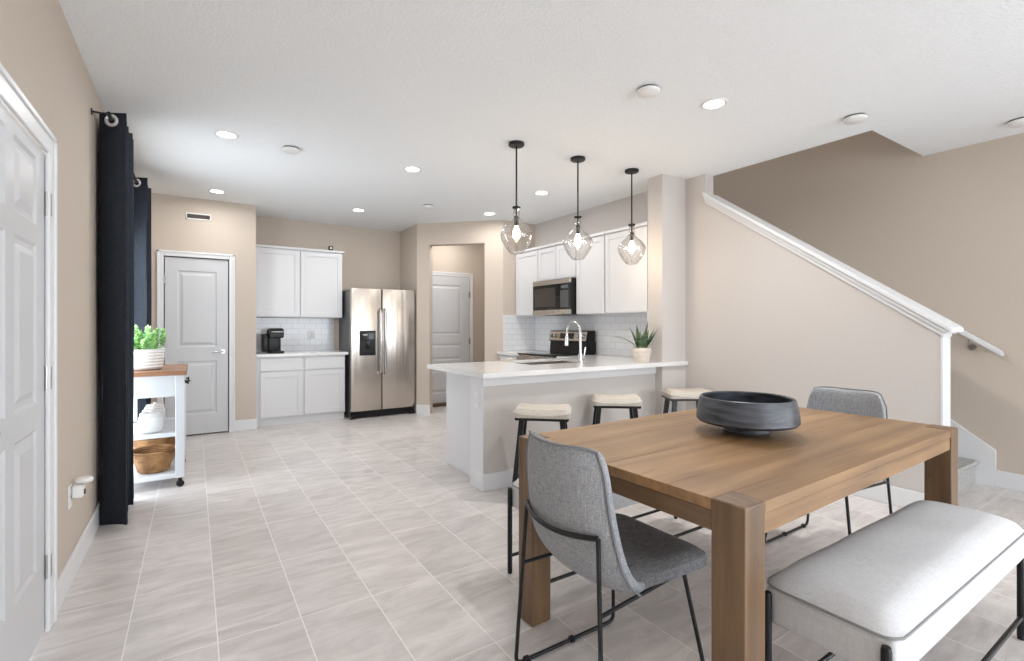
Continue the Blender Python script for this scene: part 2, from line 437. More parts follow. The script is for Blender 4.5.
# stair wall + range wall, polygon in YZ
mb = MB()
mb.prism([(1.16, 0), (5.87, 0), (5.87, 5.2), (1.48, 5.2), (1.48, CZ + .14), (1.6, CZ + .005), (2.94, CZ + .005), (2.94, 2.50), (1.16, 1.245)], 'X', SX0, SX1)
struct('wall_stair', mb, M['paint_lit'], 'pale wall with a sloped top beside the stairs', 'wall')
mb = MB()
mb.box(XR, XR + .1, YB, -4.5, 0, CZ); mb.box(XR, XR + .1, -4.5, -1.5, 2.4, CZ); mb.box(XR, XR + .1, -4.5, -1.5, 0, .1); mb.box(XR, XR + .1, -1.5, 6.5, 0, 5.2); mb.box(XR, XR + .1, YB, -1.5, CZ, 5.2)
mb.box(SX0, XR, 6.4, 6.5, 0, 5.2); mb.box(SX0, XR + .1, 1.38, 6.5, 5.2, 5.3)
mb.box(SX1, XR, 1.48, 1.6, CZ + .14, 5.2)
struct('wall_right', mb, M['paint'], 'tall taupe wall behind the staircase and handrail', 'wall')
# pillar
struct('wall_pillar', MB().box(3.80, SX0, 3.165, 3.345, 0, CZ), M['paint_lit'], 'square pale pillar at the end of the breakfast bar', 'pillar')
# wall behind the camera with wide glazing added for daylight
mb = MB()
mb.box(XL - .1, -.1, YB - .12, YB, 0, CZ); mb.box(4.9, XR + .1, YB - .12, YB, 0, CZ)
mb.box(-.1, 4.9, YB - .12, YB, 2.45, CZ); mb.box(-.1, 4.9, YB - .12, YB, 0, .05)
struct('wall_front', mb, M['paint'], 'beige wall around the wide glazing added for daylight', 'wall')

# windows ------------------------------------------------------------
def window(name, label, pts_box, axis, n):
    x0, x1, y0, y1, z0, z1 = pts_box
    f = .05
    mb = MB()
    if axis == 'Y':   # plane normal along y
        for k in range(n + 1):
            xc = x0 + (x1 - x0) * k / n; a = max(x0, xc - f / 2) if k else x0; b_ = a + f if k < n else x1
            if k == n: a = x1 - f
            mb.box(a, b_, y0, y1, z0, z1)
        mb.box(x0, x1, y0, y1, z0, z0 + f); mb.box(x0, x1, y0, y1, z1 - f, z1)
        o = mb.build(name, M['trim']); yc = (y0 + y1) / 2
        MB().box(x0 + .01, x1 - .01, yc - .004, yc + .004, z0 + .01, z1 - .01).build('pane', M['glass'], o)
    else:
        for k in range(n + 1):
            yc = y0 + (y1 - y0) * k / n; a = yc - f / 2
            if k == 0: a = y0
            if k == n: a = y1 - f
            mb.box(x0, x1, a, a + f, z0, z1)
        mb.box(x0, x1, y0, y1, z0, z0 + f); mb.box(x0, x1, y0, y1, z1 - f, z1)
        o = mb.build(name, M['trim']); xc = (x0 + x1) / 2
        MB().box(xc - .004, xc + .004, y0 + .01, y1 - .01, z0 + .01, z1 - .01).build('pane', M['glass'], o)
    tag(o, label, 'window', kind='structure'); return o
window('window_1', 'white framed glass door between the two dark curtains', (XL - .09, XL - .04, 4.3, 5.5, 0, 2.13), 'X', 2)
window('window_added_2', 'wide white framed glazing added behind the camera for daylight', (-.1, 4.9, YB - .09, YB - .04, .05, 2.45), 'Y', 5)  # unseen glazing added to bring daylight into the room

window('window_added_3', 'wide white framed window added in the taupe wall for even light', (XR + .04, XR + .09, -4.5, -1.5, .1, 2.4), 'X', 3)  # unseen window added to even out the daylight
# baseboards -----------------------------------------------------------
def base(name, label, boxes, h=.13):
    mb = MB()
    for (x0, x1, y0, y1) in boxes:
        mb.box(x0, x1, y0, y1, 0, h, .003, 1)
    return struct(name, mb, M['trim'], label, 'baseboard')
t = .015
base('baseboard_left', 'white baseboard under the beige wall near the curtain', [(XL, XL + t, 2.83, 4.28), (XL, XL + t, 5.52, 6.72), (XL, XL + t, YB, 1.69)])
base('baseboard_pantry', 'white baseboard beside the white door with the air vent', [(.41, .651, 6.72 - t, 6.72), (.636, .651, 6.72, 6.86), (XL + t, -.35, 6.72 - t, 6.72)])
base('baseboard_right', 'white baseboard along the taupe wall next to the stairs', [(XR - t, XR, YB, 1.14)])
base('baseboard_stair', 'white baseboard along the pale sloped stair wall', [(SX0 - t, SX0, 1.16, 3.165)])
mb = MB(); mb.prism([(2.70 - t, 6.66 - t), (2.836, 6.66 - .136 - t * 1.4), (2.836, 6.66 - .136), (2.70, 6.66)], 'Z', 0, .13)
struct('baseboard_hall', mb, M['trim'], 'short white baseboard between refrigerator and hall opening', 'baseboard')
base('baseboard_bar', 'white baseboard around the foot of the breakfast bar', [(1.845, 3.80, 3.235, 3.25), (1.845, 1.86, 3.25, 3.45), (3.785, 3.80, 3.15, 3.25), (3.785, SX0 - t, 3.15, 3.165)])

# knee wall of the bar
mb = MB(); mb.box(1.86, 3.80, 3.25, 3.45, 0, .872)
struct('wall_bar', mb, M['paint_lit'], 'pale half wall carrying the breakfast bar counter', 'wall')
mb = MB(); mb.box(1.848, 3.80, 3.238, 3.25, .80, .872, .003, 1); mb.box(1.848, 1.86, 3.25, 3.45, .80, .872, .003, 1)
struct('trim_5', MB().box(1.852, 1.86, 3.252, 3.45, .13, .80, .001, 1), M['trim'], 'white end board of the breakfast bar half wall', 'trim')
struct('trim_1', mb, M['trim'], 'white trim board directly under the bar counter edge', 'trim')

# stair cap, post trim, skirt ---------------------------------------------------
sl = .705
def zt(y): return 2.56 - sl * (2.94 - y)
mb = MB()
mb.prism([(2.935, zt(2.935)), (1.09, zt(1.09)), (1.09, zt(1.09) - .035), (2.935, zt(2.935) - .035)], 'X', SX0 - .06, SX1 + .06, .006)
mb.prism([(2.935, zt(2.935) - .034), (1.12, zt(1.12) - .034), (1.12, zt(1.12) - .065), (2.935, zt(2.935) - .065)], 'X', SX0 - .04, SX1 + .04, .005)
mb.prism([(2.935, zt(2.935) - .06), (1.14, zt(1.14) - .06), (1.14, zt(1.14) - .10), (2.935, zt(2.935) - .10)], 'X', SX0 - .018, SX1 + .018, .004)
struct('trim_2', mb, M['trim'], 'sloped white moulded cap on top of the stair wall', 'trim')
struct('trim_3', MB().box(SX0 - .004, SX1 + .004, 1.145, 1.16, 0, 1.20, .002, 1), M['trim'], 'upright white end trim of the stair wall', 'trim')
mb = MB(); s2 = .74
mb.prism([(1.14, 0), (1.14, .285), (4.6, .285 + s2 * 3.46), (4.6, 2.3), (1.7, 0)], 'X', XR - .02, XR)
struct('trim_4', mb, M['trim'], 'white skirt board rising with the stairs on the taupe wall', 'trim')

# carpeted stairs
mb = MB(); rise, run, y0 = .187, .255, 1.255
pts = [(y0, 0)]
for k in range(15):
    yy, zz = y0 + k * run, (k + 1) * rise
    pts += [(yy, zz - .035), (yy - .02, zz - .03), (yy - .028, zz - .012), (yy - .015, zz), (yy + run, zz)]
pts += [(y0 + 15 * run, 0)]
mb.prism(pts, 'X', SX1, XR - .02)
tag(mb.build('staircase', M['carpet']), 'grey carpeted stairs beside the taupe wall', 'stairs', kind='structure')

# handrail -----------------------------------------------------------------
hr = thing('handrail', 'white wooden handrail on the taupe stair wall', 'handrail', (5.22, 1.11, 1.066))
q = .70
L = 3.2
mb = MB(); w = .022
mb.prism([(0, -.022), (L, L * q - .022), (L, L * q + .022), (0, .022), (-.03, -.005), (-.03, -.035)], 'X', -w, w, .007)
mb.build('rail', M['trim'], hr, True)
for yy in (.17, 1.6):
    b = MB(); b.tube(round_path([(0, yy, yy * q - .02), (0, yy, yy * q - .07), (.078, yy, yy * q - .09)], .03), .007, 8)
    b.cyl((.07, yy, yy * q - .09), (.078, yy, yy * q - .09), .025, 16)
    b.build('bracket', M['nickel'], hr, True)

# ------------------------------------------------------------------ doors
def panel_bump(mb, u0, u1, z0, z1, P):
    """raised panel: bevelled sunk frame + raised field. P(u,z,depth)->xyz, +depth out of the door"""
    rings = [(0, 0), (.012, -.008), (.03, -.008), (.055, .0015)]
    rs = []
    for ins, d in rings:
        rs.append([mb.bm.verts.new(P(u, z, d)) for (u, z) in ((u0 + ins, z0 + ins), (u1 - ins, z0 + ins), (u1 - ins, z1 - ins), (u0 + ins, z1 - ins))])
    for A, B in zip(rs, rs[1:]):
        for k in range(4): mb.bm.faces.new((A[k], A[(k + 1) % 4], B[(k + 1) % 4], B[k]))
    mb.bm.faces.new(rs[-1])
def door_leaf(u0, u1, z0, z1, panels, P, thick):
    """front face with holes for the panels (grid split), back box"""
    mb = MB()
    us = sorted({u0, u1, *[p[0] for p in panels], *[p[1] for p in panels]})
    zs = sorted({z0, z1, *[p[2] for p in panels], *[p[3] for p in panels]})
    for a, b in zip(us, us[1:]):
        for c, d in zip(zs, zs[1:]):
            um, zm = (a + b) / 2, (c + d) / 2
            if any(p[0] < um < p[1] and p[2] < zm < p[3] for p in panels): continue
            mb.quad([P(a, c, 0), P(b, c, 0), P(b, d, 0), P(a, d, 0)])
    for p in panels: panel_bump(mb, *p, P)
    bmesh.ops.remove_doubles(mb.bm, verts=mb.bm.verts, dist=1e-5)
    for (a, b) in (((u0, z0), (u1, z0)), ((u1, z0), (u1, z1)), ((u1, z1), (u0, z1)), ((u0, z1), (u0, z0))):
        mb.quad([P(a[0], a[1], 0), P(b[0], b[1], 0), P(b[0], b[1], -thick), P(a[0], a[1], -thick)])
    mb.quad([P(u0, z0, -thick), P(u1, z0, -thick), P(u1, z1, -thick), P(u0, z1, -thick)])
    bmesh.ops.remove_doubles(mb.bm, verts=mb.bm.verts, dist=1e-5)
    bmesh.ops.recalc_face_normals(mb.bm, faces=mb.bm.faces)
    return mb
def casing(u0, u1, z1, P, w=.075):
    mb = MB()
    def bar(a, b, c, d):
        for (i0, i1, dep) in ((0, 1, .012), (.12, .6, .018)):
            pass
        v = [P(x, z, 0) for x, z in ((a, c), (b, c), (b, d), (a, d))]
        v2 = [P(x, z, .016) for x, z in ((a, c), (b, c), (b, d), (a, d))]
        xs = [q[0] for q in v + v2]; ys = [q[1] for q in v + v2]; zz = [q[2] for q in v + v2]
        mb.box(min(xs), max(xs), min(ys), max(ys), min(zz), max(zz), .005, 2)
    bar(u0 - w, u0, 0, z1 + w); bar(u1, u1 + w, 0, z1 + w); bar(u0, u1, z1, z1 + w)
    # raised outer bead
    def bead(a, b, c, d):
        xs = []; v = [P(x, z, dd) for x, z in ((a, c), (b, d)) for dd in (.01, .024)]
        mb.box(min(q[0] for q in v), max(q[0] for q in v), min(q[1] for q in v), max(q[1] for q in v), min(q[2] for q in v), max(q[2] for q in v), .004, 2)
    bead(u0 - w, u0 - w + .022, 0, z1 + w); bead(u1 + w - .022, u1 + w, 0, z1 + w); bead(u0 - w, u1 + w, z1 + w - .022, z1 + w)
    return mb
def lever(parent, P, u, z, du, m):
    mb = MB(); a = Vector(P(u, z, 0)); b = Vector(P(u, z, .012))
    mb.cyl(a, b, .028, 20)
    mb.tube(round_path([P(u, z, .01), P(u, z, .05), P(u + du, z - .006, .05)], .02), .009, 10)
    return mb.build('handle', m, parent, True)
# door_1 (left wall): six-panel-like leaf, faces +x
P1 = lambda u, z, d: (XL + .0 + d, u, z)
o = casing(1.775, 2.737, 1.978, P1, .088).build('door_1', M['trim'], None)
tag(o, 'white panelled door in the left beige wall', 'door', kind='structure')
P1b = lambda u, z, d: (XL - .002 + d, u, z)
pn = []
for (a, b) in ((1.93, 2.24), (2.335, 2.62)):
    pn += [(a, b, .30, .86), (a, b, .96, 1.585), (a, b, 1.66, 1.925)]
door_leaf(1.778, 2.742, .012, 1.975, pn, P1b, .035).build('leaf', M['door'], o, False)
for z in (1.77, 1.05, .27):
    mb = MB(); mb.box(XL - .012, XL - .008, 2.712, 2.738, z - .048, z + .048, .002, 1)
    mb.box(XL - .004, XL + .0175, 2.745, 2.765, z - .048, z + .048, .002, 1); mb.cyl((XL + .004, 2.742, z - .05), (XL + .004, 2.742, z + .05), .007, 10)
    mb.build('hinge', M['nickel'], o, True)
lever(o, P1b, 1.85, .965, .1, M['nickel'])
# door_2 (pantry) faces -y
P2 = lambda u, z, d: (u, 6.72 - d, z)
o = casing(-.285, .35, 2.055, P2, .062).build('door_2', M['trim'], None)
tag(o, 'closed white two-panel door below the air vent', 'door', kind='structure')
P2b = lambda u, z, d: (u, 6.728 - d, z)
door_leaf(-.275, .34, .014, 2.045, [(-.16, .225, .24, .86), (-.16, .225, 1.02, 1.90)], P2b, .035).build('leaf', M['door'], o)
for z in (1.79, 1.05, .3):
    MB().cyl((-.281, 6.712, z - .045), (-.281, 6.712, z + .045), .008, 10).box(-.281, -.262, 6.72, 6.728, z - .045, z + .045).build('hinge', M['nickel'], o, True)
lever(o, P2b, .285, .965, -.11, M['nickel'])
# door_3 (front door) faces -y at y=7.12
P3 = lambda u, z, d: (u, 7.12 - d, z)
o = casing(2.86, 3.80, 2.065, P3, .06).build('door_3', M['trim'], None)
tag(o, 'white front door seen through the hall opening', 'door', kind='structure')
P3b = lambda u, z, d: (u, 7.100 - d, z)
door_leaf(2.87, 3.79, .05, 2.055, [(3.02, 3.64, 1.12, 1.92), (3.02, 3.64, .72, .98), (3.02, 3.64, .2, .58)], P3b, .018).build('leaf', M['door'], o)
for z in (1.78, 1.02, .25):
    MB().box(3.775, 3.81, 7.095, 7.12, z - .05, z + .05, .003, 1).build('hinge', M['nickel'], o)
lever(o, P3b, 3.13 - .19, .95, .11, M['nickel'])
MB().cyl((3.41, 7.118, 1.58), (3.41, 7.10, 1.58), .016, 14).build('peephole', M['nickel'], o, True)
MB().box(2.87, 3.79, 7.03, 7.12, 0, .05).build('threshold', M['threshold'], o)

# air vent
v = thing('air_vent', 'small rectangular air vent above the white two-panel door', 'air vent', (.045, 6.72, 2.53))
mb = MB()
w_, h_ = .125, .038
mb.box(-w_, w_, -.012, 0, h_ - .014, h_, .002, 1); mb.box(-w_, w_, -.012, 0, -h_, -h_ + .014, .002, 1); mb.box(-w_, -w_ + .014, -.012, 0, -h_, h_, .002, 1); mb.box(w_ - .014, w_, -.012, 0, -h_, h_, .002, 1)
mb.build('frame', M['white_plastic'], v)
mb = MB(); mb.box(-w_ + .012, w_ - .012, -.003, 0, -h_ + .012, h_ - .012)
for k in range(4): mb.box(-w_ + .012, w_ - .012, -.010, -.003, -h_ + .018 + k * .012, -h_ + .021 + k * .012)
mb.build('louvre', M['vent_dark'], v)

# ------------------------------------------------------------------ kitchen cabinets
def shaker(parent, name, a0, a1, z0, z1, P, rail=.06, m=None):
    """shaker front: frame + sunk centre; P(u,z,d) d out"""
    mb = MB()
    def bx(u0, u1, w0, w1, d0, d1, bev=0):
        v = [P(u, z, d) for u in (u0, u1) for z in (w0, w1) for d in (d0, d1)]
        mb.box(min(q[0] for q in v), max(q[0] for q in v), min(q[1] for q in v), max(q[1] for q in v), min(q[2] for q in v), max(q[2] for q in v), bev, 1)
    bx(a0, a1, z0, z1, 0, .011)
    bx(a0, a0 + rail, z0, z1, .011, .02, .0015); bx(a1 - rail, a1, z0, z1, .011, .02, .0015)
    bx(a0 + rail, a1 - rail, z1 - rail, z1, .011, .02, .0015); bx(a0 + rail, a1 - rail, z0, z0 + rail, .011, .02, .0015)
    return mb.build(name, m or M['cabinet'], parent)
# coffee-nook wall cabinet (faces -y)
cw = thing('wall_cabinet', 'white two-door wall cabinet above the coffee maker', 'cabinet', (1.19, 7.358, 1.38))
PY = lambda y: (lambda u, z, d: (u, y - d, z))
mb = MB(); mb.box(-.552, .55, -.33, 0, 0, .90); mb.build('body', M['cabinet'], cw)
mb = MB(); mb.box(-.552, .575, -.36, 0, .90, .93, .006, 2); mb.build('crown', M['cabinet'], cw)
shaker(cw, 'door', -.545, -.006, .01, .885, PY(-.33)); shaker(cw, 'door', .006, .545, .01, .885, PY(-.33))
# coffee-nook base cabinet
cb = thing('base_cabinet', 'white base cabinet with two drawers under the coffee maker', 'cabinet', (1.19, 7.357, 0))
mb = MB(); mb.box(-.552, .53, -.56, 0, .10, .875); mb.build('body', M['cabinet'], cb)
mb = MB(); mb.box(-.552, .53, -.515, -.02, 0, .10); mb.build('toe_kick', M['trim'], cb)
for a, b in ((-.50, -.01), (.015, .515)):
    shaker(cb, 'door', a, b, .12, .68, PY(-.56)); MB().box(a, b, -.58, -.56, .70, .855, .003, 1).build('drawer', M['cabinet'], cb)
o = MB().box(.638, 1.755, 6.755, 7.36, .876, .914, .004, 2).build('countertop', M['quartz'])
tag(o, 'short white countertop under the coffee maker', 'countertop')
o = MB().box(.638, 1.70, 7.352, 7.36, .915, 1.379).build('tile_backsplash', M['subway_x']); tag(o, 'white subway tiles behind the coffee maker', 'backsplash', kind='structure')

# ------------------------------------------------------------------ refrigerator
fr = thing('refrigerator', 'stainless steel side-by-side refrigerator with black water dispenser', 'refrigerator', (2.22, 6.74, 0))
MB().box(-.45, .45, .03, .60, .02, 1.765, .006, 2).build('body', M['fridge_side'], fr)
def fdoor(x0, x1, hx, name):
    mb = MB(); mb.box(x0, x1, -.05, .025, .10, 1.785, .012, 3); d = mb.build(name, M['steel'], fr, True)
    h = MB(); h.tube(round_path([(hx, -.05, 1.50), (hx, -.105, 1.47), (hx, -.115, 1.05), (hx, -.105, .63), (hx, -.05, .60)], .05), .0155, 12)
    h.build('handle', M['chrome'], d, True); return d
fd1 = fdoor(-.45, -.028, -.055, 'freezer_door'); fd2 = fdoor(-.018, .465, .012, 'fridge_door')
d = MB().box(-.335, -.115, -.056, -.048, .86, 1.20, .006, 2).build('dispenser', M['black_plastic'], fd1)
mb = MB(); mb.box(-.30, -.15, -.075, -.052, .885, .90, .003, 1); mb.box(-.25, -.20, -.066, -.052, .95, 1.06, .004, 1); mb.box(-.32, -.13, -.064, -.052, 1.075, 1.18, .006, 2)
mb.build('dispenser_control', M['black_glass'], fd1)
MB().box(-.29, -.23, -.0665, -.0635, 1.135, 1.155).build('display', mat('display_grey', (.35, .37, .38), .3), fd1)
MB().box(-.44, .44, -.02, .05, .012, .095, .004, 1).build('base_grille', M['black_plastic'], fr)
for x in (-.42, .42): MB().box(x - .035, x + .035, -.055, .02, 0, .05, .01, 2).build('foot', M['black_plastic'], fr)

# small black gadget on top of wall cabinet
g = thing('indoor_camera', 'tiny black cube camera on top of the wall cabinet', 'camera', (1.60, 7.10, 2.31))
MB().box(-.028, .028, -.02, .02, .012, .07, .006, 2).build('housing', M['black_plastic'], g, True)
MB().box(-.022, .022, -.02, .02, 0, .013, .003, 1).build('base', M['black_plastic'], g)
MB().cyl((0, -.02, .04), (0, -.024, .04), .014, 16).build('lens', M['nickel'], g, True)

# coffee maker
cm = thing('coffee_maker', 'black single-serve coffee maker on the short countertop', 'coffee maker', (.885, 6.99, .914))
cm.scale = (1.12, 1, 1.03)
MB().box(-.14, -.075, -.06, .12, .02, .24, .012, 2).build('water_tank', M['black_plastic'], cm, True)
mb = MB(); mb.box(-.08, .06, .0, .14, 0, .30, .02, 3); mb.build('body', M['black_plastic'], cm, True)
mb = MB(); mb.prism([(-.14, .19), (-.15, .25), (-.13, .305), (-.05, .315), (.10, .31), (.13, .29), (.13, .20)], 'X', -.07, .075, .01); mb.build('brew_head', M['black_plastic'], cm, True)
MB().box(-.062, .068, -.158, -.10, .262, .275, .004, 2).build('handle', M['nickel'], cm, True)
mb = MB(); mb.box(-.06, .08, -.15, .02, 0, .03, .01, 2); mb.build('drip_tray', M['black_plastic'], cm, True)

def outlet_plate(name, label, loc, normal, cat='outlet', w=.07, h=.115, kinds='outlet'):
    o = thing(name, label, cat, loc)
    nx, ny = normal
    def bx(u0, u1, z0, z1, d0, d1, nm, m, bev=.002):
        if nx: xs = sorted((nx * d0, nx * d1)); mb = MB().box(xs[0], xs[1], u0, u1, z0, z1, bev, 1)
        else: ys = sorted((ny * d0, ny * d1)); mb = MB().box(u0, u1, ys[0], ys[1], z0, z1, bev, 1)
        mb.build(nm, m, o)
    bx(-w / 2, w / 2, -h / 2, h / 2, 0, .006, 'plate', M['white_plastic'])
    if kinds == 'outlet':
        for z in (-.022, .022): bx(-.016, .016, z - .014, z + .014, .006, .009, 'socket', M['trim'], .001)
    else:
        bx(-.014, .014, -.03, .03, .006, .01, 'rocker', M['trim'], .001)
    return o
outlet_plate('wall_outlet', 'white outlet in the tiles beside the coffee maker', (1.39, 7.352, 1.14), (0, -1), w=.10)
outlet_plate('wall_outlet', 'white outlet in the tiles between faucet and potted snake plant', (SX0 - .012, 3.86, 1.13), (-1, 0))
outlet_plate('light_switch', 'white switch plate on the end of the breakfast bar', (1.852, 3.345, .69), (-1, 0), 'switch', kinds='switch')
o = outlet_plate('wall_outlet', 'white outlet on the beige wall holding a plug-in scent warmer', (XL, 3.205, .425), (1, 0))
pw = thing('scent_warmer', 'white plug-in scent warmer in the outlet near the curtain', 'air freshener', (XL + .009, 3.225, .44))
mb = MB(); mb.box(.0, .045, -.03, .03, -.03, .035, .012, 3); mb.build('body', M['white_plastic'], pw, True)
MB().lathe([(0, .0), (.033, 0), (.036, .012), (.028, .02), (.0, .02)], (.045, 0, .045), 20).build('dish', M['white_plastic'], pw, True)
MB().cyl((.045, -.002, -.005), (.049, -.002, -.005), .014, 16).build('vent_button', M['dark_gap'], pw, True)

# ------------------------------------------------------------------ bar base, counters, range side
bc = thing('base_cabinet', 'white cabinet run behind the breakfast bar half wall', 'cabinet', (1.952, 3.452, 0))
mb = MB(); mb.box(0, 1.54, 0, .64, .10, .66); mb.box(0, .58, 0, .64, .66, .875); mb.box(1.32, 1.54, 0, .64, .66, .875); mb.box(.58, 1.32, .60, .64, .66, .875); mb.box(.58, 1.32, 0, .10, .66, .875); mb.build('body', M['cabinet'], bc)
mb = MB(); mb.box(0.0, 1.54, 0, .58, 0, .10); mb.build('toe_kick', M['trim'], bc)
MB().box(-.006, 0, .002, .64, .004, .873, .001, 1).build('side_panel', M['cabinet'], bc)
for k in range(3):
    shaker(bc, 'door', .02 + k * .5, .50 + k * .5, .12, .86, (lambda u, z, d: (u, .64 + d, z)))
def ctop(poly, name, label):
    mb = MB(); mb.prism(poly, 'Z', .876, .914, .004)
    o = mb.build(name, M['quartz']); tag(o, label, 'countertop'); return o
# L-shaped counter with sink cutout made from strips
mb = MB()
sx0, sx1, sy0, sy1 = 2.55, 3.25, 3.60, 4.02
for bx in ((1.79, sx0, 3.135, 4.17), (sx0, sx1, 3.135, sy0), (sx0, sx1, sy1, 4.17), (sx1, 3.80, 3.135, 4.17)):
    mb.box(bx[0], bx[1], bx[2], bx[3], .876, .914)
mb.box(3.80, SX0, 3.135, 3.165, .876, .914); mb.box(3.80, SX0, 3.345, 4.43, .876, .914); mb.box(3.50, 3.80, 4.17, 4.43, .876, .914)
o = mb.build('bar_countertop', M['quartz']); tag(o, 'long glossy white counter of the breakfast bar with sink', 'countertop')
mb = MB()
q0, q1, r0, r1 = sx0 + .002, sx1 - .002, sy0 + .002, sy1 - .002
mb.box(q0, q1, r0, r1, .68, .69)
mb.box(q0, q0 + .01, r0, r1, .68, .9); mb.box(q1 - .01, q1, r0, r1, .68, .9); mb.box(q0, q1, r0, r0 + .01, .68, .9); mb.box(q0, q1, r1 - .01, r1, .68, .9)
tag(mb.build('kitchen_sink', M['steel']), 'stainless steel sink sunk into the bar counter', 'sink')
# range-side base cabinets and counter
rc = thing('base_cabinet', 'white corner base cabinet between range and pillar', 'cabinet', (3.55, 3.46, 0))
MB().box(.0, .58, .0, .96, .10, .875).build('body', M['cabinet'], rc); MB().box(.05, .58, 0, .96, 0, .10).build('toe_kick', M['trim'], rc)
shaker(rc, 'door', .66, .94, .12, .86, lambda u, z, d: (-d, u, z))
rc = thing('base_cabinet', 'white narrow base cabinet between range and hall wall', 'cabinet', (3.55, 5.20, 0))
MB().box(.0, .58, .0, .54, .10, .875).build('body', M['cabinet'], rc); MB().box(.05, .58, 0, .54, 0, .10).build('toe_kick', M['trim'], rc)
shaker(rc, 'door', .02, .52, .12, .86, lambda u, z, d: (-d, u, z))
o = MB().box(3.50, SX0, 5.20, 5.75, .876, .914, .003, 1).build('countertop', M['quartz']); tag(o, 'small white countertop between range and hall wall', 'countertop')
# backsplash
mb = MB(); mb.box(SX0 - .01, SX0, 3.345, 5.75, .915, 1.40); mb.box(3.80, SX0, 3.345, 3.353, .915, 1.42)
o = mb.build('tile_backsplash', M['subway_y']); tag(o, 'white subway tiles behind the range and under the wall cabinets', 'backsplash', kind='structure')
o = MB().box(3.60, SX0 - .01, 5.742, 5.75, .915, 1.42).build('tile_backsplash', M['subway_x']); tag(o, 'white subway tiles on the short wall beside the narrow counter', 'backsplash', kind='structure')

# range
rg = thing('kitchen_range', 'black and stainless electric range below the microwave', 'range', (3.48, 4.815, 0))
MB().box(.0, .63, -.375, .375, .02, .905, .004, 1).build('body', M['steel'], rg)
MB().box(-.02, .62, -.375, .375, .905, .925, .006, 2).build('cooktop', M['black_glass'], rg, True)
mb = MB()
MB().box(-.035, 0, -.37, .37, .20, .885, .006, 2).build('oven_door', M['steel'], rg)
mb = MB(); mb.tube([(-.075, -.33, .83), (-.075, .33, .83)], .012, 10); mb.cyl((-.075, -.3, .83), (-.03, -.3, .83), .009, 8); mb.cyl((-.075, .3, .83), (-.03, .3, .83), .009, 8); mb.build('handle', M['chrome'], rg, True)
mb = MB(); mb.prism([(.50, .925), (.515, 1.075), (.64, 1.075), (.64, .925)], 'Y', -.375, .375, .004); mb.build('rear_guard', M['black_plastic'], rg)
pn = MB(); pn.prism([(.485, 1.07), (.515, 1.205), (.63, 1.21), (.63, 1.07)], 'Y', -.375, .375, .006); pn = pn.build('control_panel', M['black_plastic'], rg)
mb = MB(); mb.prism([(.478, 1.08), (.507, 1.195), (.515, 1.195), (.488, 1.08)], 'Y', -.365, .365, .002); mb.build('face_plate', M['steel'], pn)
for yy in (-.31, -.23, .23, .31):
    MB().cyl((.49, yy, 1.138), (.462, yy, 1.145), .024, 18, r2=.02).build('knob', M['chrome'], pn, True)
mb = MB(); mb.prism([(.481, 1.105), (.498, 1.175), (.502, 1.175), (.485, 1.105)], 'Y', -.13, .14, .001); mb.build('display', M['black_glass'], pn)

# microwave
mw = thing('microwave', 'stainless over-the-range microwave with black door window', 'microwave', (SX0 - .01, 4.825, 1.405))
MB().box(-.40, 0, -.375, .375, 0, .435, .004, 1).build('body', M['black_plastic'], mw)
mb = MB(); mb.box(-.43, -.40, -.375, .375, .0, .06, .004, 1); mb.box(-.43, -.40, -.375, .375, .375, .435, .004, 1); mb.build('steel_trim', M['steel'], mw)
MB().box(-.426, -.40, -.17, .375, .06, .375, .003, 1).build('door', M['black_glass'], mw)
MB().box(-.4275, -.426, -.10, .33, .10, .335, .0005, 1).build('door_window', mat('tinted_window', (.05, .04, .035), .06), mw)
cp = MB().box(-.426, -.40, -.375, -.174, .06, .375, .003, 1).build('control_panel', M['black_glass'], mw)
mb = MB(); mb.box(-.4268, -.426, -.35, -.195, .085, .29)
for r_ in range(5):
    for c_ in range(3): mb.box(-.4275, -.426, -.345 + c_ * .055, -.31 + c_ * .055, .09 + r_ * .042, .115 + r_ * .042)
mb.build('keypad', mat('keypad_grey', (.07, .07, .07), .4), cp)
MB().box(-.4275, -.426, -.34, -.21, .315, .35).build('display', mat('display_dim', (.12, .13, .13), .2), cp)

# wall cabinets over the range (face -x)
def wall_cab(y0, y1, z0, z1, ndoor, label):
    c = thing('wall_cabinet', label, 'cabinet', (SX0, y0, z0), group='white wall cabinets over the range counter')
    w, h = y1 - y0, z1 - z0
    MB().box(-.33, 0, .001, w - .001, 0, h).build('body', M['cabinet'], c)
    PX = lambda u, z, d: (-.33 - d, u, z)
    ww = w / ndoor
    for k in range(ndoor): shaker(c, 'door', k * ww + .006, (k + 1) * ww - .006, .01, h - .01, PX, .055)
    MB().box(-.365, 0, 0.001, w - .001, h, h + .035, .006, 1).build('crown', M['cabinet'], c)
    return c
wall_cab(3.35, 3.955, 1.40, 2.275, 1, 'tall white wall cabinet touching the pale pillar')
wall_cab(3.96, 4.44, 1.40, 2.275, 1, 'tall white wall cabinet between microwave and the pillar-side cabinet')
wall_cab(4.445, 5.205, 1.845, 2.275, 2, 'short white two-door wall cabinet directly above the microwave')
wall_cab(5.21, 5.745, 1.40, 2.275, 1, 'narrow white wall cabinet between microwave and hall wall')

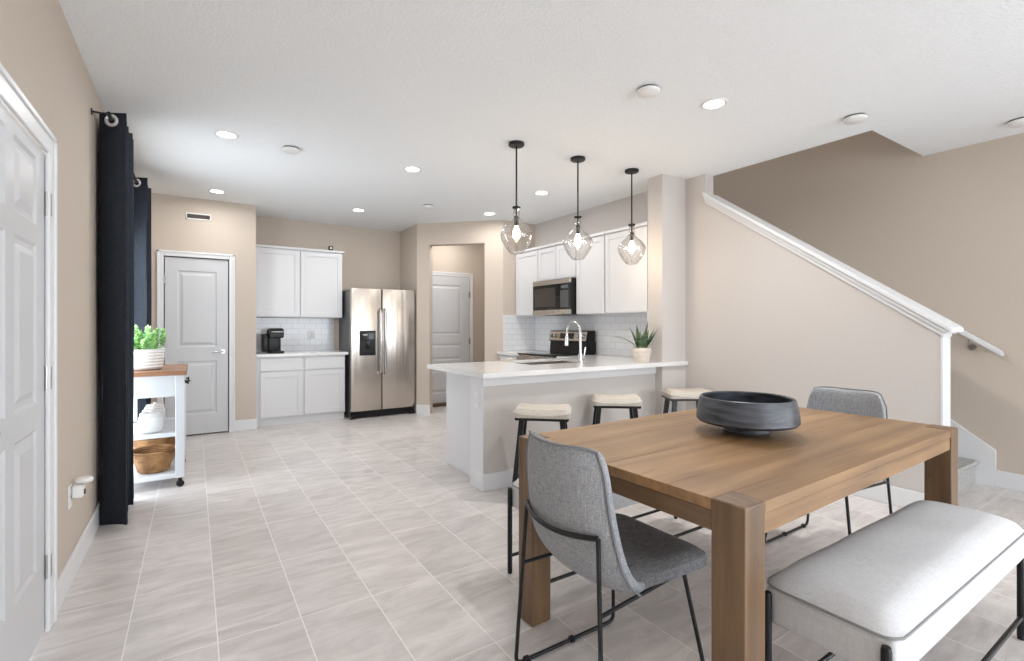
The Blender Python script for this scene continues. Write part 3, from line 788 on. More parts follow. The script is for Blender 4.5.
# faucet
fc = thing('kitchen_faucet', 'tall chrome gooseneck faucet on the bar counter', 'faucet', (3.05, 3.50, .914))
MB().lathe([(0, 0), (.03, 0), (.03, .012), (.022, .02), (.02, .09), (.0, .09)], seg=20).build('base', M['chrome'], fc, True)
pts = [(0, 0, .02), (0, 0, .28)] + arc(lambda a: (0, .10 - .10 * math.cos(a), .28 + .11 * math.sin(a)), 0, PI, 14)[1:] + [(0, .2, .24)]
mb = MB(); mb.tube(pts, .0125, 12); mb.build('spout', M['chrome'], fc, True)
MB().cyl((0, .2, .25), (0, .205, .16), .017, 14, r2=.02).build('spray_head', M['chrome'], fc, True)
mb = MB(); mb.cyl((0, 0, .06), (.045, 0, .065), .013, 12); mb.cyl((.045, 0, .065), (.06, 0, .15), .006, 8); mb.build('handle', M['chrome'], fc, True)
# sponge dish by the sink
sd = thing('soap_dish', 'small cream dish beside the sink under the faucet spout', 'dish', (2.62, 4.085, .914))
MB().lathe([(0, .004), (.05, .004), (.062, .022), (.066, .022), (.055, 0), (0, 0)], seg=24, sx=1.2, sy=.8).build('dish', M['cream_ceramic'], sd, True)
MB().box(-.035, .035, -.025, .025, .006, .032, .008, 2).build('sponge', M['cream_ceramic'], sd, True)

# ------------------------------------------------------------------ snake plant
sp = thing('snake_plant', 'small snake plant in a cream pot on the bar counter', 'plant', (3.645, 3.285, .914))
pot = MB().lathe([(0, 0), (.062, 0), (.068, .01), (.078, .06), (.092, .10), (.093, .118), (.084, .128), (.086, .142), (.078, .142), (.074, .128), (0, .122)], seg=32)
pot.build('pot', M['cream_ceramic'], sp, True)
MB().lathe([(0, .124), (.073, .126)], seg=24).build('soil', M['soil'], sp)
def blade(mb, base, direction, length, width, curl, twist=0):
    """long pointed leaf with a folded section"""
    d = Vector(direction).normalized(); side = d.cross(Vector((0, 0, 1)))
    if side.length < .1: side = Vector((1, 0, 0))
    side.normalize(); side = Matrix.Rotation(twist, 3, d) @ side
    nrm = side.cross(d).normalized()
    p = Vector(base); rows = []; N = 9
    for i in range(N + 1):
        t = i / N
        w = width * (.62 + .38 * math.sin(PI * t)) * (1 - t ** 3.5)
        w = max(w, .0008)
        rows.append([mb.bm.verts.new(p - side * w / 2), mb.bm.verts.new(p - nrm * w * .12), mb.bm.verts.new(p + side * w / 2), mb.bm.verts.new(p + nrm * .003)])
        p = p + d * (length / N)
        d = (d + Vector(curl) / N).normalized()
    for A, B in zip(rows, rows[1:]):
        for k in range(4): mb.bm.faces.new((A[k], A[(k + 1) % 4], B[(k + 1) % 4], B[k]))
for (a, el, ln, wd, cu) in ((200, 84, .25, .052, .0), (20, 82, .29, .05, .0), (345, 60, .24, .05, .1), (150, 74, .23, .048, -.1), (255, 70, .2, .048, -.2), (70, 72, .2, .048, -.2), (172, 50, .32, .036, -1.1), (300, 80, .2, .048, 0), (330, 70, .22, .046, 0)):
    a, el = math.radians(a - 20), math.radians(el)
    d = (math.cos(a) * math.cos(el), math.sin(a) * math.cos(el), math.sin(el))
    mb = MB(); blade(mb, (math.cos(a) * .03, math.sin(a) * .03, .12), d, ln, wd * 1.3, (math.cos(a) * .15, math.sin(a) * .15, cu), random.uniform(-.4, .4))
    mb.build('leaf', M['snake_leaf'], sp, True)

# ------------------------------------------------------------------ pendants
def make_pendant():
    p = thing('pendant_light', '', 'pendant light', (0, 0, CZ))
    MB().lathe([(0, 0), (.065, 0), (.065, -.018), (.058, -.024), (.012, -.026), (0, -.026)], seg=32).build('ceiling_rose', M['black_metal'], p, True)
    MB().cyl((0, 0, -.02), (0, 0, -.52), .007, 12).build('rod', M['black_metal'], p, True)
    MB().lathe([(0, -.505), (.02, -.508), (.034, -.514), (.034, -.524), (.02, -.532), (0, -.532)], seg=24).build('collar', M['black_metal'], p, True)
    mb = MB(); mb.cyl((0, 0, -.53), (0, 0, -.60), .007, 12); mb.lathe([(0, -.585), (.016, -.588), (.020, -.60), (.020, -.66), (.016, -.668), (0, -.668)], seg=20)
    mb.build('socket', M['black_metal'], p, True)
    MB().lathe([(0, -.665), (.013, -.668), (.016, -.684), (.026, -.705), (.031, -.73), (.028, -.755), (.016, -.772), (0, -.777)], seg=20).build('bulb', M['bulb'], p, True)
    prof = [(.024, -.53), (.026, -.56), (.028, -.60), (.036, -.622), (.060, -.648), (.100, -.682), (.127, -.722), (.130, -.745), (.119, -.79), (.088, -.845), (.056, -.884), (.046, -.892), (.0, -.894)]
    g = MB().lathe(prof + [(r - .0028, z + .003) for r, z in prof[::-1] if r > .01] , seg=40).build('glass_shade', M['lamp_glass'], p, True)
    return p
pend = make_pendant()
PL = [((2.18, 3.28), 'clear glass pendant light closest to the open end of the bar'), ((2.825, 3.275), 'clear glass pendant light in the middle, above the faucet'), ((3.47, 3.25), 'clear glass pendant light closest to the pale pillar')]
for i, ((x, y), lb) in enumerate(PL):
    o = pend if i == 0 else copy_tree(pend)
    o.location = (x, y, CZ); o['label'] = lb; o['group'] = 'glass pendants over the bar'
    ld = bpy.data.lights.new('pendant_bulb_glow', 'POINT'); ld.energy = 2; ld.color = (1, .76, .52); ld.shadow_soft_size = .03
    lo = bpy.data.objects.new('bulb_glow', ld); C.objects.link(lo); lo.parent = o; lo.location = (0, 0, -.80)

# ------------------------------------------------------------------ recessed lights, detectors
def make_down():
    p = thing('recessed_light', '', 'ceiling light', (0, 0, CZ))
    MB().lathe([(.062, 0), (.085, 0), (.087, -.004), (.080, -.009), (.062, -.006), (.062, 0)], seg=36).build('trim_ring', M['white_plastic'], p, True)
    MB().lathe([(0, -.004), (.062, -.004), (.062, -.001), (0, -.001)], seg=36).build('lens', M['led'], p, True)
    return p
dn = make_down()
DL = [((.21, 4.35), 'glowing recessed light in front of the dark curtains'), ((.21, 6.23), 'glowing recessed light just before the air vent wall'),
      ((1.72, 4.35), 'glowing recessed light in mid ceiling, between curtains and pendants'), ((1.75, 6.26), 'glowing recessed light in front of the refrigerator'),
      ((3.22, 4.34), 'glowing recessed light between the rods of two pendants'), ((3.24, 5.52), 'glowing recessed light just before the hall opening wall'),
      ((2.89, 1.98), 'glowing recessed light above the dining table')]
def down_lamp(o, e):
    if o['label'].endswith('upper landing'): e = 14
    ld = bpy.data.lights.new('downlight_beam', 'AREA'); ld.shape = 'DISK'; ld.size = .12; ld.energy = e; ld.color = (1, .975, .945); ld.spread = math.radians(175)
    lo = bpy.data.objects.new('beam', ld); C.objects.link(lo); lo.parent = o; lo.location = (0, 0, -.012)
for i, ((x, y), lb) in enumerate(DL):
    o = dn if i == 0 else copy_tree(dn)
    o.location = (x, y, CZ); o['label'] = lb; o['group'] = 'recessed lights in the ceiling'
for x, y, lb in ((1.0, -.9, 'added fill light in the ceiling over the open living room side'), (3.7, -.9, 'added fill light in the ceiling near the added taupe wall window'), (2.4, -3.6, 'added fill light in the ceiling by the wide added glazing')):
    o = copy_tree(dn); o.location = (x, y, CZ); o['label'] = lb  # unseen fixtures added to brighten the dining side
o = copy_tree(dn); o.location = (4.8, 3.2, 5.2); o['label'] = 'added fill light high above the stairs at the upper landing'  # unseen fixture added to lift the dark stairwell
DLH = copy_tree(dn); DLH.location = (3.35, 6.65, CZ); DLH['label'] = 'added fill light inside the entry hall'  # unseen fixture added to brighten the front door
for o in [o for o in C.objects if o.name.startswith('recessed_light')]: down_lamp(o, 7 if o['label'].endswith('entry hall') else (21 if o.location.y > 1 else 4) if o.location.y < 2 else 5.6)
DT = [((.673, 4.39), 'flat white ceiling disc behind the recessed light by the curtains'), ((2.40, 5.56), 'small white ceiling disc in front of the hall opening'),
      ((2.367, 2.08), 'round white smoke detector beside the dining table light'), ((3.90, 1.56), 'oval white ceiling cover at the corner of the stairwell cutout'),
      ((4.95, .937), 'white ceiling detector against the edge near the taupe wall')]
def make_det():
    p = thing('smoke_detector', '', 'smoke detector', (0, 0, CZ))
    MB().lathe([(0, 0), (.06, 0), (.06, -.012), (0, -.012)], seg=32).build('base', M['dark_gap'], p, True)
    MB().lathe([(0, -.010), (.066, -.010), (.072, -.014), (.070, -.026), (.060, -.034), (0, -.037)], seg=36).build('cover', M['white_plastic'], p, True)
    return p
dt = make_det()
for i, ((x, y), lb) in enumerate(DT):
    o = dt if i == 0 else copy_tree(dt)
    o.location = (x, y, CZ); o['label'] = lb; o['group'] = 'round discs on the ceiling'

# ------------------------------------------------------------------ curtains
def curtain_mesh(y0, n_fold, pitch, seed):
    rnd = random.Random(seed)
    pts = []
    xs_in, xs_out = XL + .02, -.345
    # plan zigzag, rounded
    zig = [(xs_in, y0 + .07), (xs_out + .0, y0)]
    y = y0
    for k in range(n_fold):
        y += pitch * .5; zig.append((xs_in + rnd.uniform(0, .012), y + .02))
        y += pitch * .5; zig.append((xs_out - rnd.uniform(0, .02), y))
    P = [Vector((a, b, 0)) for a, b in zig]
    path = round_path(P, .022, 4)
    b2 = MB(); rows = []
    zs = [.02, .4, .9, 1.5, 2.1, 2.45, 2.60]
    for z in zs:
        k = (2.6 - z) / 2.6
        row = []
        for i, p in enumerate(path):
            yy = y0 + (p.y - y0) * (1 + .06 * k) + .012 * math.sin(i * 1.3 + z * 2.1) * k
            xx = p.x + .004 * math.sin(z * 3 + i) * k
            row.append(b2.bm.verts.new((xx, yy, z)))
        rows.append(row)
    for A, B in zip(rows, rows[1:]):
        for a in range(len(A) - 1): b2.bm.faces.new((A[a], A[a + 1], B[a + 1], B[a]))
    return b2, zig
def curtain(y0, nf, pitch, seed, label):
    c = thing('curtain', label, 'curtain', (0, 0, 0), group='charcoal curtains on the black rod')
    mb, zig = curtain_mesh(y0, nf, pitch, seed)
    p = mb.build('panel', M['curtain'], c, True)
    so = p.modifiers.new('thick', 'SOLIDIFY'); so.thickness = .005
    for k in range(0, len(zig) - 1):
        (xa, ya), (xb, yb) = zig[k], zig[k + 1]
        # grommet ring around rod x=-.44 in this fold face
        t = (-.432 - xa) / (xb - xa); cy_ = ya + (yb - ya) * t
        nrm = Vector((yb - ya, -(xb - xa), 0)).normalized()
        a = Vector((xb - xa, yb - ya, 0)).normalized()
        ring = [Vector((-.432, cy_, 2.55)) + a * .029 * math.cos(q) + Vector((0, 0, 1)) * .029 * math.sin(q) for q in [2 * PI * i / 24 for i in range(24)]]
        g = MB(); g.tube(ring, .011, 8, closed=True); g.build('grommet', M['grommet'], c, True)
        if k >= 3: break
    return c
curtain(3.885, 4, .13, 3, 'charcoal curtain panel next to the scent warmer outlet')
curtain(5.475, 4, .10, 9, 'charcoal curtain panel hanging behind the potted succulent')
cr_ = thing('curtain_rod', 'thin black curtain rod above the glass door', 'curtain rod', (-.432, 3.80, 2.55))
mb = MB(); mb.cyl((0, 0, 0), (0, 2.4, 0), .011, 14); mb.build('rod', M['black_metal'], cr_, True)
for yy in (.02, 2.3):
    b = MB(); b.cyl((0, yy, 0), (XL + .432, yy, 0), .006, 8); b.cyl((XL + .432, yy, 0), (XL + .437, yy, 0), .02, 14); b.build('bracket', M['black_metal'], cr_, True)

# ------------------------------------------------------------------ kitchen cart
ct = thing('kitchen_cart', 'white rolling kitchen cart with wooden top by the curtain', 'cart', (-.27, 5.035, 0))
hx, hy = .208, .405
MB().box(-hx - .005, hx + .015, -hy - .012, hy + .02, .88, .914, .004, 2).build('top', M['cart_wood'], ct)
for sx in (-1, 1):
    for sy in (-1, 1):
        MB().box(sx * (hx - .03) - .03, sx * (hx - .03) + .03, sy * (hy - .025) - .025, sy * (hy - .025) + .025, .075, .88, .003, 1).build('leg', M['cart_white'], ct)
        cx_, cy_ = sx * (hx - .03), sy * (hy - .025)
        b = MB(); b.cyl((cx_ + .004, cy_ - .011, .026), (cx_ - .004, cy_ + .011, .026), .026, 20); b.cyl((cx_, cy_, .04), (cx_, cy_, .076), .014, 12); b.build('caster', M['black_plastic'], ct, True)
for z0, z1 in ((.715, .88),):
    MB().box(-hx + .06, hx - .06, -hy + .005, -hy + .02, z0, z1).build('apron', M['cart_white'], ct); MB().box(-hx + .06, hx - .06, hy - .02, hy - .005, z0, z1).build('apron', M['cart_white'], ct)
dr = MB().box(hx - .02, hx, -hy + .055, -.006, .73, .865, .003, 1).build('drawer', M['cart_white'], ct)
MB().lathe([(0, 0), (.006, 0), (.006, .012), (.014, .02), (.012, .026), (0, .028)], seg=14).xf(Matrix.Translation((hx, -.2, .80)) @ Matrix.Rotation(PI / 2, 4, 'Y')).build('knob', M['black_metal'], dr, True)
dr = MB().box(hx - .02, hx, .01, hy - .055, .73, .865, .003, 1).build('drawer', M['cart_white'], ct)
MB().lathe([(0, 0), (.006, 0), (.006, .012), (.014, .02), (.012, .026), (0, .028)], seg=14).xf(Matrix.Translation((hx, .18, .80)) @ Matrix.Rotation(PI / 2, 4, 'Y')).build('knob', M['black_metal'], dr, True)
mb = MB(); mb.box(-hx, -hx + .015, -hy + .05, hy - .05, .715, .88); mb.build('back_rail', M['cart_white'], ct)
b = MB(); b.tube(round_path([(hx + .0, -hy + .01, .83), (hx + .035, -hy + .01, .83), (hx + .035, -hy + .06, .83), (hx, -hy + .06, .83)], .01), .005, 8); b.build('hook', M['black_metal'], ct, True)
mb = MB()
for z0 in (.40,):
    mb.box(-hx + .005, hx - .005, -hy + .01, -hy + .05, z0, z0 + .03, .002, 1); mb.box(-hx + .005, hx - .005, hy - .05, hy - .01, z0, z0 + .03, .002, 1)
    for k in range(9):
        yy = -hy + .06 + k * .0765
        mb.box(-hx + .01, hx - .01, yy, yy + .06, z0 + .008, z0 + .022)
mb.build('slatted_shelf', M['cart_white'], ct)
mb = MB(); mb.box(-hx + .005, hx - .005, -hy + .01, hy - .01, .075, .11, .002, 1); mb.build('bottom_shelf', M['cart_white'], ct)
# jars in a row on the slatted shelf
def jar(label, y, s):
    j = thing('ceramic_jar', label, 'jar', (-.285, y, .431), group='white jars on the cart shelf')
    MB().lathe([(0, 0), (.070 * s, 0), (.080 * s, .012), (.084 * s, .07), (.080 * s, .115), (.066 * s, .128), (0, .128)], seg=32).build('body', M['ceramic'], j, True)
    MB().lathe([(0, .128), (.072 * s, .128), (.074 * s, .142), (.066 * s, .150), (.014, .154), (.014, .166), (0, .168)], seg=32).build('lid', M['ceramic'], j, True)
jar('white lidded jar at the front of the cart shelf', 4.80, 1.0)
jar('white lidded jar second in the row on the cart shelf', 4.97, .95)
jar('white lidded jar third in the row on the cart shelf', 5.13, .9)
jar('white lidded jar at the far end of the row on the cart shelf', 5.285, .9)
# baskets
def basket(label, y, s, lx=-.27):
    b = thing('woven_basket', label, 'basket', (lx, y, .111), group='woven baskets on the bottom cart shelf')
    prof = [(0, 0), (.10, 0), (.118, .01), (.130, .06), (.134, .066), (.148, .12), (.160, .165), (.164, .182), (.156, .188), (.147, .178), (.138, .13), (.122, .07), (.108, .02), (0, .018)]
    MB().lathe([(r * s, z * s) for r, z in prof], seg=48, sx=1.0, sy=1.12).build('body', M['basket'], b, True)
    ring = [Vector((.159 * math.cos(t) * s, .159 * math.sin(t) * 1.12 * s, .183 * s)) for t in [2 * PI * i / 40 for i in range(40)]]
    m_ = MB(); m_.tube(ring, .009, 8, closed=True); m_.build('rim', M['basket'], b, True)
basket('round woven basket in front on the bottom cart shelf', 4.83, .90)
basket('woven basket behind the front one on the cart shelf', 5.20, 1.12)

# succulent
su = thing('potted_succulent', 'bright green succulent in a ribbed white pot on the cart', 'plant', (-.338, 4.90, .914))
su.scale = (.93, .93, .96)
prof = [(0, 0), (.115, 0), (.128, .01)]
for k in range(6):
    z = .018 + k * .025; prof += [(.137 + k * .003, z), (.141 + k * .003, z + .010), (.137 + k * .003, z + .020)]
prof += [(.156, .172), (.148, .174), (.142, .16), (0, .15)]
MB().lathe(prof, seg=44).build('pot', M['ceramic'], su, True)
MB().lathe([(0, .155), (.142, .157)], seg=24).build('soil', M['soil'], su)
mb = MB(); rnd = random.Random(4)
for c in range(44):
    a = rnd.uniform(0, 2 * PI); rr = .125 * math.sqrt(rnd.random()); hgt = rnd.uniform(.22, .37) - rr * .3
    base_ = Vector((rr * math.cos(a), rr * math.sin(a), .15)); tip = Vector((rr * 1.25 * math.cos(a), rr * 1.25 * math.sin(a), hgt))
    mb.tube([base_, tip], .004, 5)
    for k in range(15):
        t = .35 + .65 * (k / 14); p = base_.lerp(tip, t); an = k * 2.4 + a
        el = .2 + 1.0 * t
        d = Vector((math.cos(an) * math.cos(el), math.sin(an) * math.cos(el), math.sin(el)))
        ln = .036 * rnd.uniform(.8, 1.25)
        sd_ = d.cross(Vector((0, 0, 1))).normalized(); nn = sd_.cross(d)
        q = [p, p + d * ln * .5 + sd_ * .015 + nn * .002, p + d * ln, p + d * ln * .5 - sd_ * .015 + nn * .002]
        top = mb.bm.verts.new(p + d * ln * .5 - nn * .005); bot = mb.bm.verts.new(p + d * ln * .5 + nn * .006)
        vq = [mb.bm.verts.new(v) for v in q]
        for i in range(4):
            mb.bm.faces.new((vq[i], vq[(i + 1) % 4], top)); mb.bm.faces.new((vq[(i + 1) % 4], vq[i], bot))
mb.build('foliage', M['leaf_green'], su, True)

# ------------------------------------------------------------------ dining table
tb = thing('dining_table', 'large rustic wooden dining table with square block legs', 'table', (2.101, 1.2725, 0), math.radians(1.35))
hx, hy, TH = .905, .515, .785
lw = .10
def top_poly(x0, x1, y0, y1): return [(x0, y0), (x1, y0), (x1, y1), (x0, y1)]
mb = MB()
g = .0018
ys = [-hy + lw, -hy + .25, 0.0, hy - .25, hy - lw]
for a, b in zip(ys, ys[1:]):
    mb.box(-hx + .002, hx - .002, a + g / 4, b - g / 4, TH - .033, TH, .0012, 1)
for a, b in ((-hy + .002, -hy + lw), (hy - lw, hy - .002)):
    mb.box(-hx + lw + g, hx - lw - g, a, b, TH - .033, TH, .0012, 1)
mb.build('tabletop', M['table_top'], tb)
mb = MB()
for s_ in (-1, 1):
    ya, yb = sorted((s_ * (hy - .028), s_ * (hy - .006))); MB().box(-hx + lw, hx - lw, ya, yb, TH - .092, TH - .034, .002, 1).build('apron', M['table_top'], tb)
    xa, xb = sorted((s_ * (hx - .028), s_ * (hx - .006))); MB().box(xa, xb, -hy + lw, hy - lw, TH - .092, TH - .034, .002, 1).build('apron', M['table_side_shaded'], tb)

for sx in (-1, 1):
    for sy in (-1, 1):
        cx_, cy_ = sx * (hx - lw / 2), sy * (hy - lw / 2)
        lg = MB().box(cx_ - lw / 2, cx_ + lw / 2, cy_ - lw / 2, cy_ + lw / 2, 0, TH + .001, .004, 2).build('leg', M['table_leg_shaded'], tb)
        MB().box(cx_ - lw / 2 + .005, cx_ + lw / 2 - .005, cy_ - lw / 2 + .005, cy_ + lw / 2 - .005, TH + .0005, TH + .0018).build('end_grain', M['endgrain'], lg)

# bowl on table
bw = MB().lathe([(0, 0), (.096, 0), (.100, .008), (.094, .026), (.094, .03), (.17, .036), (.206, .046), (.214, .056), (.211, .09), (.200, .145), (.196, .156), (.190, .158), (.186, .152), (.192, .12), (.196, .085), (.15, .062), (0, .052)], seg=72)
o = bw.build('wooden_bowl', M['bowl'], None, True, loc=(2.10, 1.275, TH + .002)); tag(o, 'wide dark footed wooden bowl on the dining table', 'bowl')

# ------------------------------------------------------------------ dining chairs
def make_chair():
    c = thing('dining_chair', '', 'chair', (0, 0, 0))
    # shell (backrest wrapping under the seat): centre line in xz, lateral curvature
    line = [(-.264, .897), (-.260, .81), (-.250, .70), (-.234, .60), (-.210, .515), (-.165, .45), (-.10, .412), (-.01, .40)]
    def surf(off):
        rows = []
        for i, (x, z) in enumerate(line):
            if i == 0: d = Vector((line[1][0] - x, line[1][1] - z))
            elif i == len(line) - 1: d = Vector((x - line[-2][0], z - line[-2][1]))
            else: d = Vector((line[i + 1][0] - line[i - 1][0], line[i + 1][1] - line[i - 1][1]))
            d.normalize(); nrm = Vector((-d.y, d.x))  # pointing to sitter side
            if nrm.x < 0 and i < 5: nrm = -nrm
            if i >= 5 and nrm.y < 0: nrm = -nrm
            row = []
            hw = (.176, .203, .212, .222, .232, .238, .234, .19)[i]
            for k in range(-8, 9):
                y = hw * k / 8; u = abs(k / 8)
                wrap = .06 * u ** 2.4 * (1, 1, 1, 1, .95, .8, .6, .4)[i]
                e = off * (1 - .25 * u ** 6)
                px = x + nrm.x * (e + wrap); pz = z + nrm.y * (e + wrap)
                if i == 0: pz -= .020 * u ** 6 + 0.010 * (1 - u * u)
                row.append((px, y, pz))
            rows.append(row)
        return rows
    A, B = surf(-.022), surf(.024)
    mb = MB(); bm = mb.bm
    VA = [[bm.verts.new(p) for p in r] for r in A]; VB = [[bm.verts.new(p) for p in r] for r in B]
    R, K = len(VA), len(VA[0])
    for i in range(R - 1):
        for k in range(K - 1):
            bm.faces.new((VA[i][k], VA[i][k + 1], VA[i + 1][k + 1], VA[i + 1][k])); bm.faces.new((VB[i][k + 1], VB[i][k], VB[i + 1][k], VB[i + 1][k + 1]))
        bm.faces.new((VA[i][0], VA[i + 1][0], VB[i + 1][0], VB[i][0])); bm.faces.new((VA[i + 1][-1], VA[i][-1], VB[i][-1], VB[i + 1][-1]))
    for k in range(K - 1):
        bm.faces.new((VA[0][k + 1], VA[0][k], VB[0][k], VB[0][k + 1])); bm.faces.new((VA[-1][k], VA[-1][k + 1], VB[-1][k + 1], VB[-1][k]))
    bmesh.ops.recalc_face_normals(bm, faces=bm.faces)
    # piping along rim of outer face
    rim = [A[0][k] for k in range(K)] + [A[i][-1] for i in range(1, R - 1)]
    rimL = [A[i][0] for i in range(R - 2, 0, -1)]
    back = mb.build('backrest', M['grey_fabric'], c, True)
    me = back.data
    for e in me.edges: pass
    sb = back.modifiers.new('soft', 'SUBSURF'); sb.levels = 1; sb.render_levels = 2
    m2 = MB(); m2.tube(rimL + rim, .0042, 6); m2.build('piping', M['chair_piping'], back, True)
    # seat cushion
    mb = MB(); bm = mb.bm; N = 14
    def outline(t, inset):
        # superellipse seat; wider at front
        ct_, st_ = math.cos(t), math.sin(t); ex = .32
        x = math.copysign(abs(ct_) ** ex, ct_); y = math.copysign(abs(st_) ** ex, st_)
        fx = .075 + (.215 - inset) * x; fy = (.222 + .016 * x - inset) * y
        return fx, fy
    seg = 56; rings = []
    for inset, z in ((.02, .412), (.002, .422), (0, .440), (.004, .458), (.022, .472), (.06, .478), (.12, .474), (.19, .468)):
        rings.append([bm.verts.new((*outline(2 * PI * k / seg, inset), z + .018 * max(0, (abs(outline(2 * PI * k / seg, inset)[1]) / .235)) ** 3 * (1 if inset < .08 else 0) * .5)) for k in range(seg)])
    for a, b in zip(rings, rings[1:]):
        for k in range(seg): bm.faces.new((a[k], a[(k + 1) % seg], b[(k + 1) % seg], b[k]))
    bm.faces.new(rings[0][::-1]); bm.faces.new(rings[-1])
    bmesh.ops.recalc_face_normals(bm, faces=bm.faces)
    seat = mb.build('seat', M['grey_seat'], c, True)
    # frame
    r = .0075
    for s in (-1, 1):
        pts = round_path([(-.228, s * .188, .622), (-.25, s * .23, .009), (.25, s * .23, .009), (.19, s * .17, .415)], .035)
        MB().tube(pts, r, 10).build('sled_leg', M['black_metal'], c, True)
        zz = .40; tt = (zz) / .622
        xr = -.25 + .022 * tt; yr = .23 - .042 * tt
        MB().tube([(xr, s * yr, .395), (.185, s * .172, .405)], r * .9, 8).build('strut', M['black_metal'], c, True)
        for xx in (-.2, .02):
            MB().box(xx - .012, xx + .012, s * .23 - .011, s * .23 + .011, .0, .02, .003, 1).build('glide', M['black_plastic'], c)
    hoop = [(-.228, -.188, .622)] + [(-.228 - .050 * (1 - (k / 8.0) ** 2), .188 * k / 8.0, .622 - .014 * (1 - (k / 8.0) ** 2)) for k in range(-7, 8)] + [(-.228, .188, .622)]
    MB().tube(hoop, r * 1.15, 10).build('back_hoop', M['black_metal'], c, True)
    MB().tube([(.187, -.17, .408), (.187, .17, .408)], r * .9, 8).build('crossbar', M['black_metal'], c, True)
    return c
ch = make_chair(); ch.location = (1.25, 1.28, 0)
ch['label'] = 'grey upholstered dining chair at the table end beside the wide open floor'; ch['group'] = 'grey dining chairs at the table ends'
ch2 = copy_tree(ch); ch2.location = (3.01, 1.34, 0); ch2.rotation_euler = (0, 0, PI)
ch2['label'] = 'grey dining chair at the table end in front of the stair wall'

# ------------------------------------------------------------------ benches
def make_bench():
    b = thing('dining_bench', '', 'bench', (0, 0, 0))
    hx, hy = .638, .172
    MB().box(-hx, hx, -hy, hy, .335, .447, .014, 3).build('frame', M['bench_fabric'], b, True)
    # pillow-like cushion
    mb = MB(); bm = mb.bm; nx, ny = 34, 12; grid = []
    HX, HY = hx + .006, hy + .008
    for side in (1,):
        for i in range(nx + 1):
            row = []
            for j in range(ny + 1):
                u, v = 2 * i / nx - 1, 2 * j / ny - 1
                e = (1 - abs(u) ** 12) * (1 - abs(v) ** 4)
                z = .452 + .052 * max(0, e) ** .5 + .003 * math.sin(u * 9 + v * 2) * e
                # rounded plan corners
                cr = .05
                x, y = u * HX, v * HY
                dx, dy = abs(x) - (HX - cr), abs(y) - (HY - cr)
                if dx > 0 and dy > 0:
                    d = math.hypot(dx, dy)
                    m_ = max(dx, dy)
                    if d > 0:
                        k = m_ / d
                        x = math.copysign(HX - cr + dx * k, x); y = math.copysign(HY - cr + dy * k, y)
                row.append(bm.verts.new((x, y, z)))
            grid.append(row)
    for i in range(nx):
        for j in range(ny): bm.faces.new((grid[i][j], grid[i + 1][j], grid[i + 1][j + 1], grid[i][j + 1]))
    rim = [grid[i][0] for i in range(nx)] + [grid[nx][j] for j in range(ny)] + [grid[i][ny] for i in range(nx, 0, -1)] + [grid[0][j] for j in range(ny, 0, -1)]
    rp = [v.co.copy() for v in rim]
    low = [bm.verts.new((v.co.x * .985, v.co.y * .96, .444)) for v in rim]
    for k in range(len(rim)): bm.faces.new((rim[k - 1], rim[k], low[k], low[k - 1]))
    bm.faces.new(low)
    bmesh.ops.recalc_face_normals(bm, faces=bm.faces)
    cu = mb.build('cushion', M['bench_fabric'], b, True)
    m2 = MB(); m2.tube([p + Vector((0, 0, .001)) for p in rp], .0035, 6, closed=True); m2.build('piping', M['piping'], cu, True)
    for sx in (-1, 1):
        for sy in (-1, 1):
            x, y = sx * (hx + .011), sy * (hy - .016)
            mb = MB(); mb.lathe([(0, 0), (.011, 0), (.0125, .01), (.0125, .425), (.010, .435), (0, .438)], (x, y, 0), 14); mb.build('leg', M['black_metal'], b, True)
    for sy in (-1, 1):
        MB().cyl((-hx - .011, sy * (hy - .016), .088), (hx + .011, sy * (hy - .016), .088), .0085, 12).build('stretcher', M['black_metal'], b, True)
    return b
bn = make_bench(); bn.location = (2.15, .685, 0)
bn['label'] = 'off-white cushioned bench in front, on the near side of the dining table'; bn['group'] = 'cushioned benches at the dining table'
b2 = copy_tree(bn); b2.location = (2.005, 1.945, 0)
b2['label'] = 'off-white cushioned bench mostly hidden behind the dining table, facing the bar'

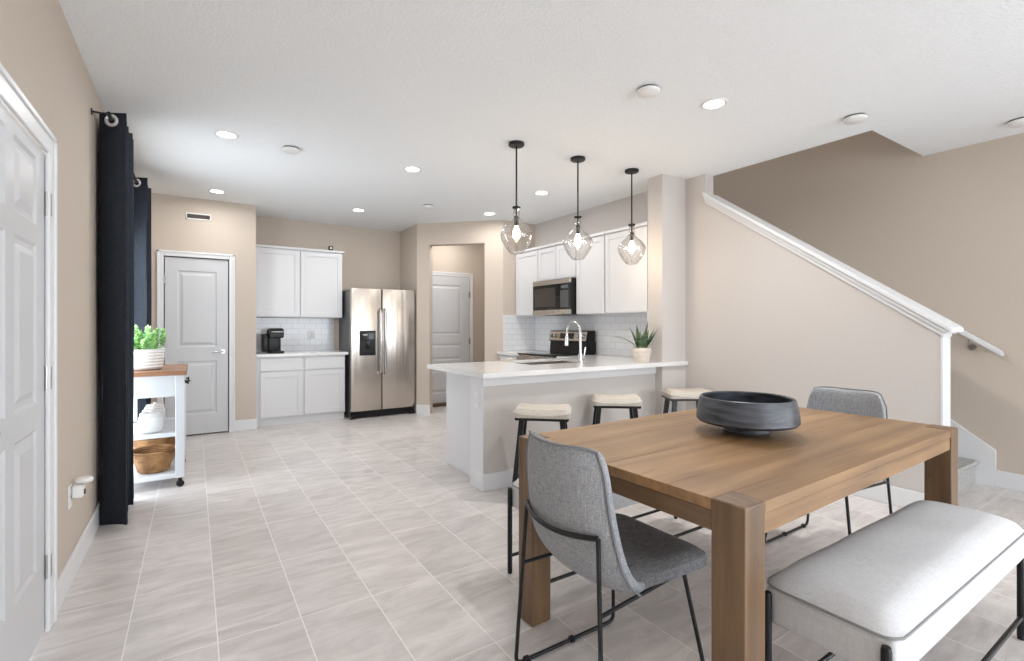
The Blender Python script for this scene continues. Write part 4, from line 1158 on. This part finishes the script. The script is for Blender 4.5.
# ------------------------------------------------------------------ bar stools
def make_stool():
    s = thing('bar_stool', '', 'stool', (0, 0, 0))
    hx, hy = .205, .152; H0 = .612
    # saddle cushion: raised at the two ends
    mb = MB(); bm = mb.bm; nx, ny = 20, 12
    def top(u, v, zlo):
        sad = .018 * u * u
        e = (1 - abs(u) ** 8) * (1 - abs(v) ** 6)
        x, y = u * hx, v * hy; cr = .035
        dx, dy = abs(x) - (hx - cr), abs(y) - (hy - cr)
        if dx > 0 and dy > 0:
            k = max(dx, dy) / math.hypot(dx, dy); x = math.copysign(hx - cr + dx * k, x); y = math.copysign(hy - cr + dy * k, y)
        return (x, y, (H0 + .02 + sad + .042 * max(0, e) ** .45) if not zlo else H0)
    G = [[bm.verts.new(top(2 * i / nx - 1, 2 * j / ny - 1, 0)) for j in range(ny + 1)] for i in range(nx + 1)]
    for i in range(nx):
        for j in range(ny): bm.faces.new((G[i][j], G[i + 1][j], G[i + 1][j + 1], G[i][j + 1]))
    rim = [G[i][0] for i in range(nx)] + [G[nx][j] for j in range(ny)] + [G[i][ny] for i in range(nx, 0, -1)] + [G[0][j] for j in range(ny, 0, -1)]
    low = [bm.verts.new((v.co.x * .975, v.co.y * .975, H0)) for v in rim]
    for k in range(len(rim)): bm.faces.new((rim[k - 1], rim[k], low[k], low[k - 1]))
    bm.faces.new(low); bmesh.ops.recalc_face_normals(bm, faces=bm.faces)
    mb.build('cushion', M['stool_fabric'], s, True)
    MB().box(-.192, .192, -.135, .135, H0 - .022, H0, .004, 1).build('seat_base', M['black_metal'], s)
    feet = {}
    for sx in (-1, 1):
        for sy in (-1, 1):
            a = Vector((sx * .145, sy * .095, H0 - .018)); b = Vector((sx * .205, sy * .155, 0.0))
            d = (b - a); w = .019
            mb = MB(); mb.box(-w, w, -w * .9, w * .9, 0, 1)
            for v in mb.bm.verts:
                t = v.co.z; c = a + d * t; k = 1 - .15 * t
                v.co = Vector((c.x + v.co.x * k, c.y + v.co.y * k, c.z))
            bmesh.ops.recalc_face_normals(mb.bm, faces=mb.bm.faces)
            mb.build('leg', M['black_metal'], s); feet[sx, sy] = (a, b)
    def at(k, z):
        a, b = feet[k]; t = (a.z - z) / a.z; return a + (b - a) * t
    for (k1, k2, z) in (((-1, -1), (1, -1), .20), ((-1, 1), (1, 1), .20), ((-1, -1), (-1, 1), .28), ((1, -1), (1, 1), .28)):
        p, q = at(k1, z), at(k2, z)
        MB().tube([p, q], .009, 8).build('stretcher', M['black_metal'], s, True)
    return s
st = make_stool()
SL = [((2.15, 2.88), -42, 'backless bar stool at the open end of the bar'), ((2.985, 2.98), -38, 'backless bar stool in the middle of the row of three'), ((3.82, 2.90), -32, 'backless bar stool partly hidden by the dark bowl')]
for i, ((x, y), a, lb) in enumerate(SL):
    o = st if i == 0 else copy_tree(st)
    o.location = (x, y, 0); o.rotation_euler = (0, 0, math.radians(a)); o['label'] = lb; o['group'] = 'backless stools along the breakfast bar'
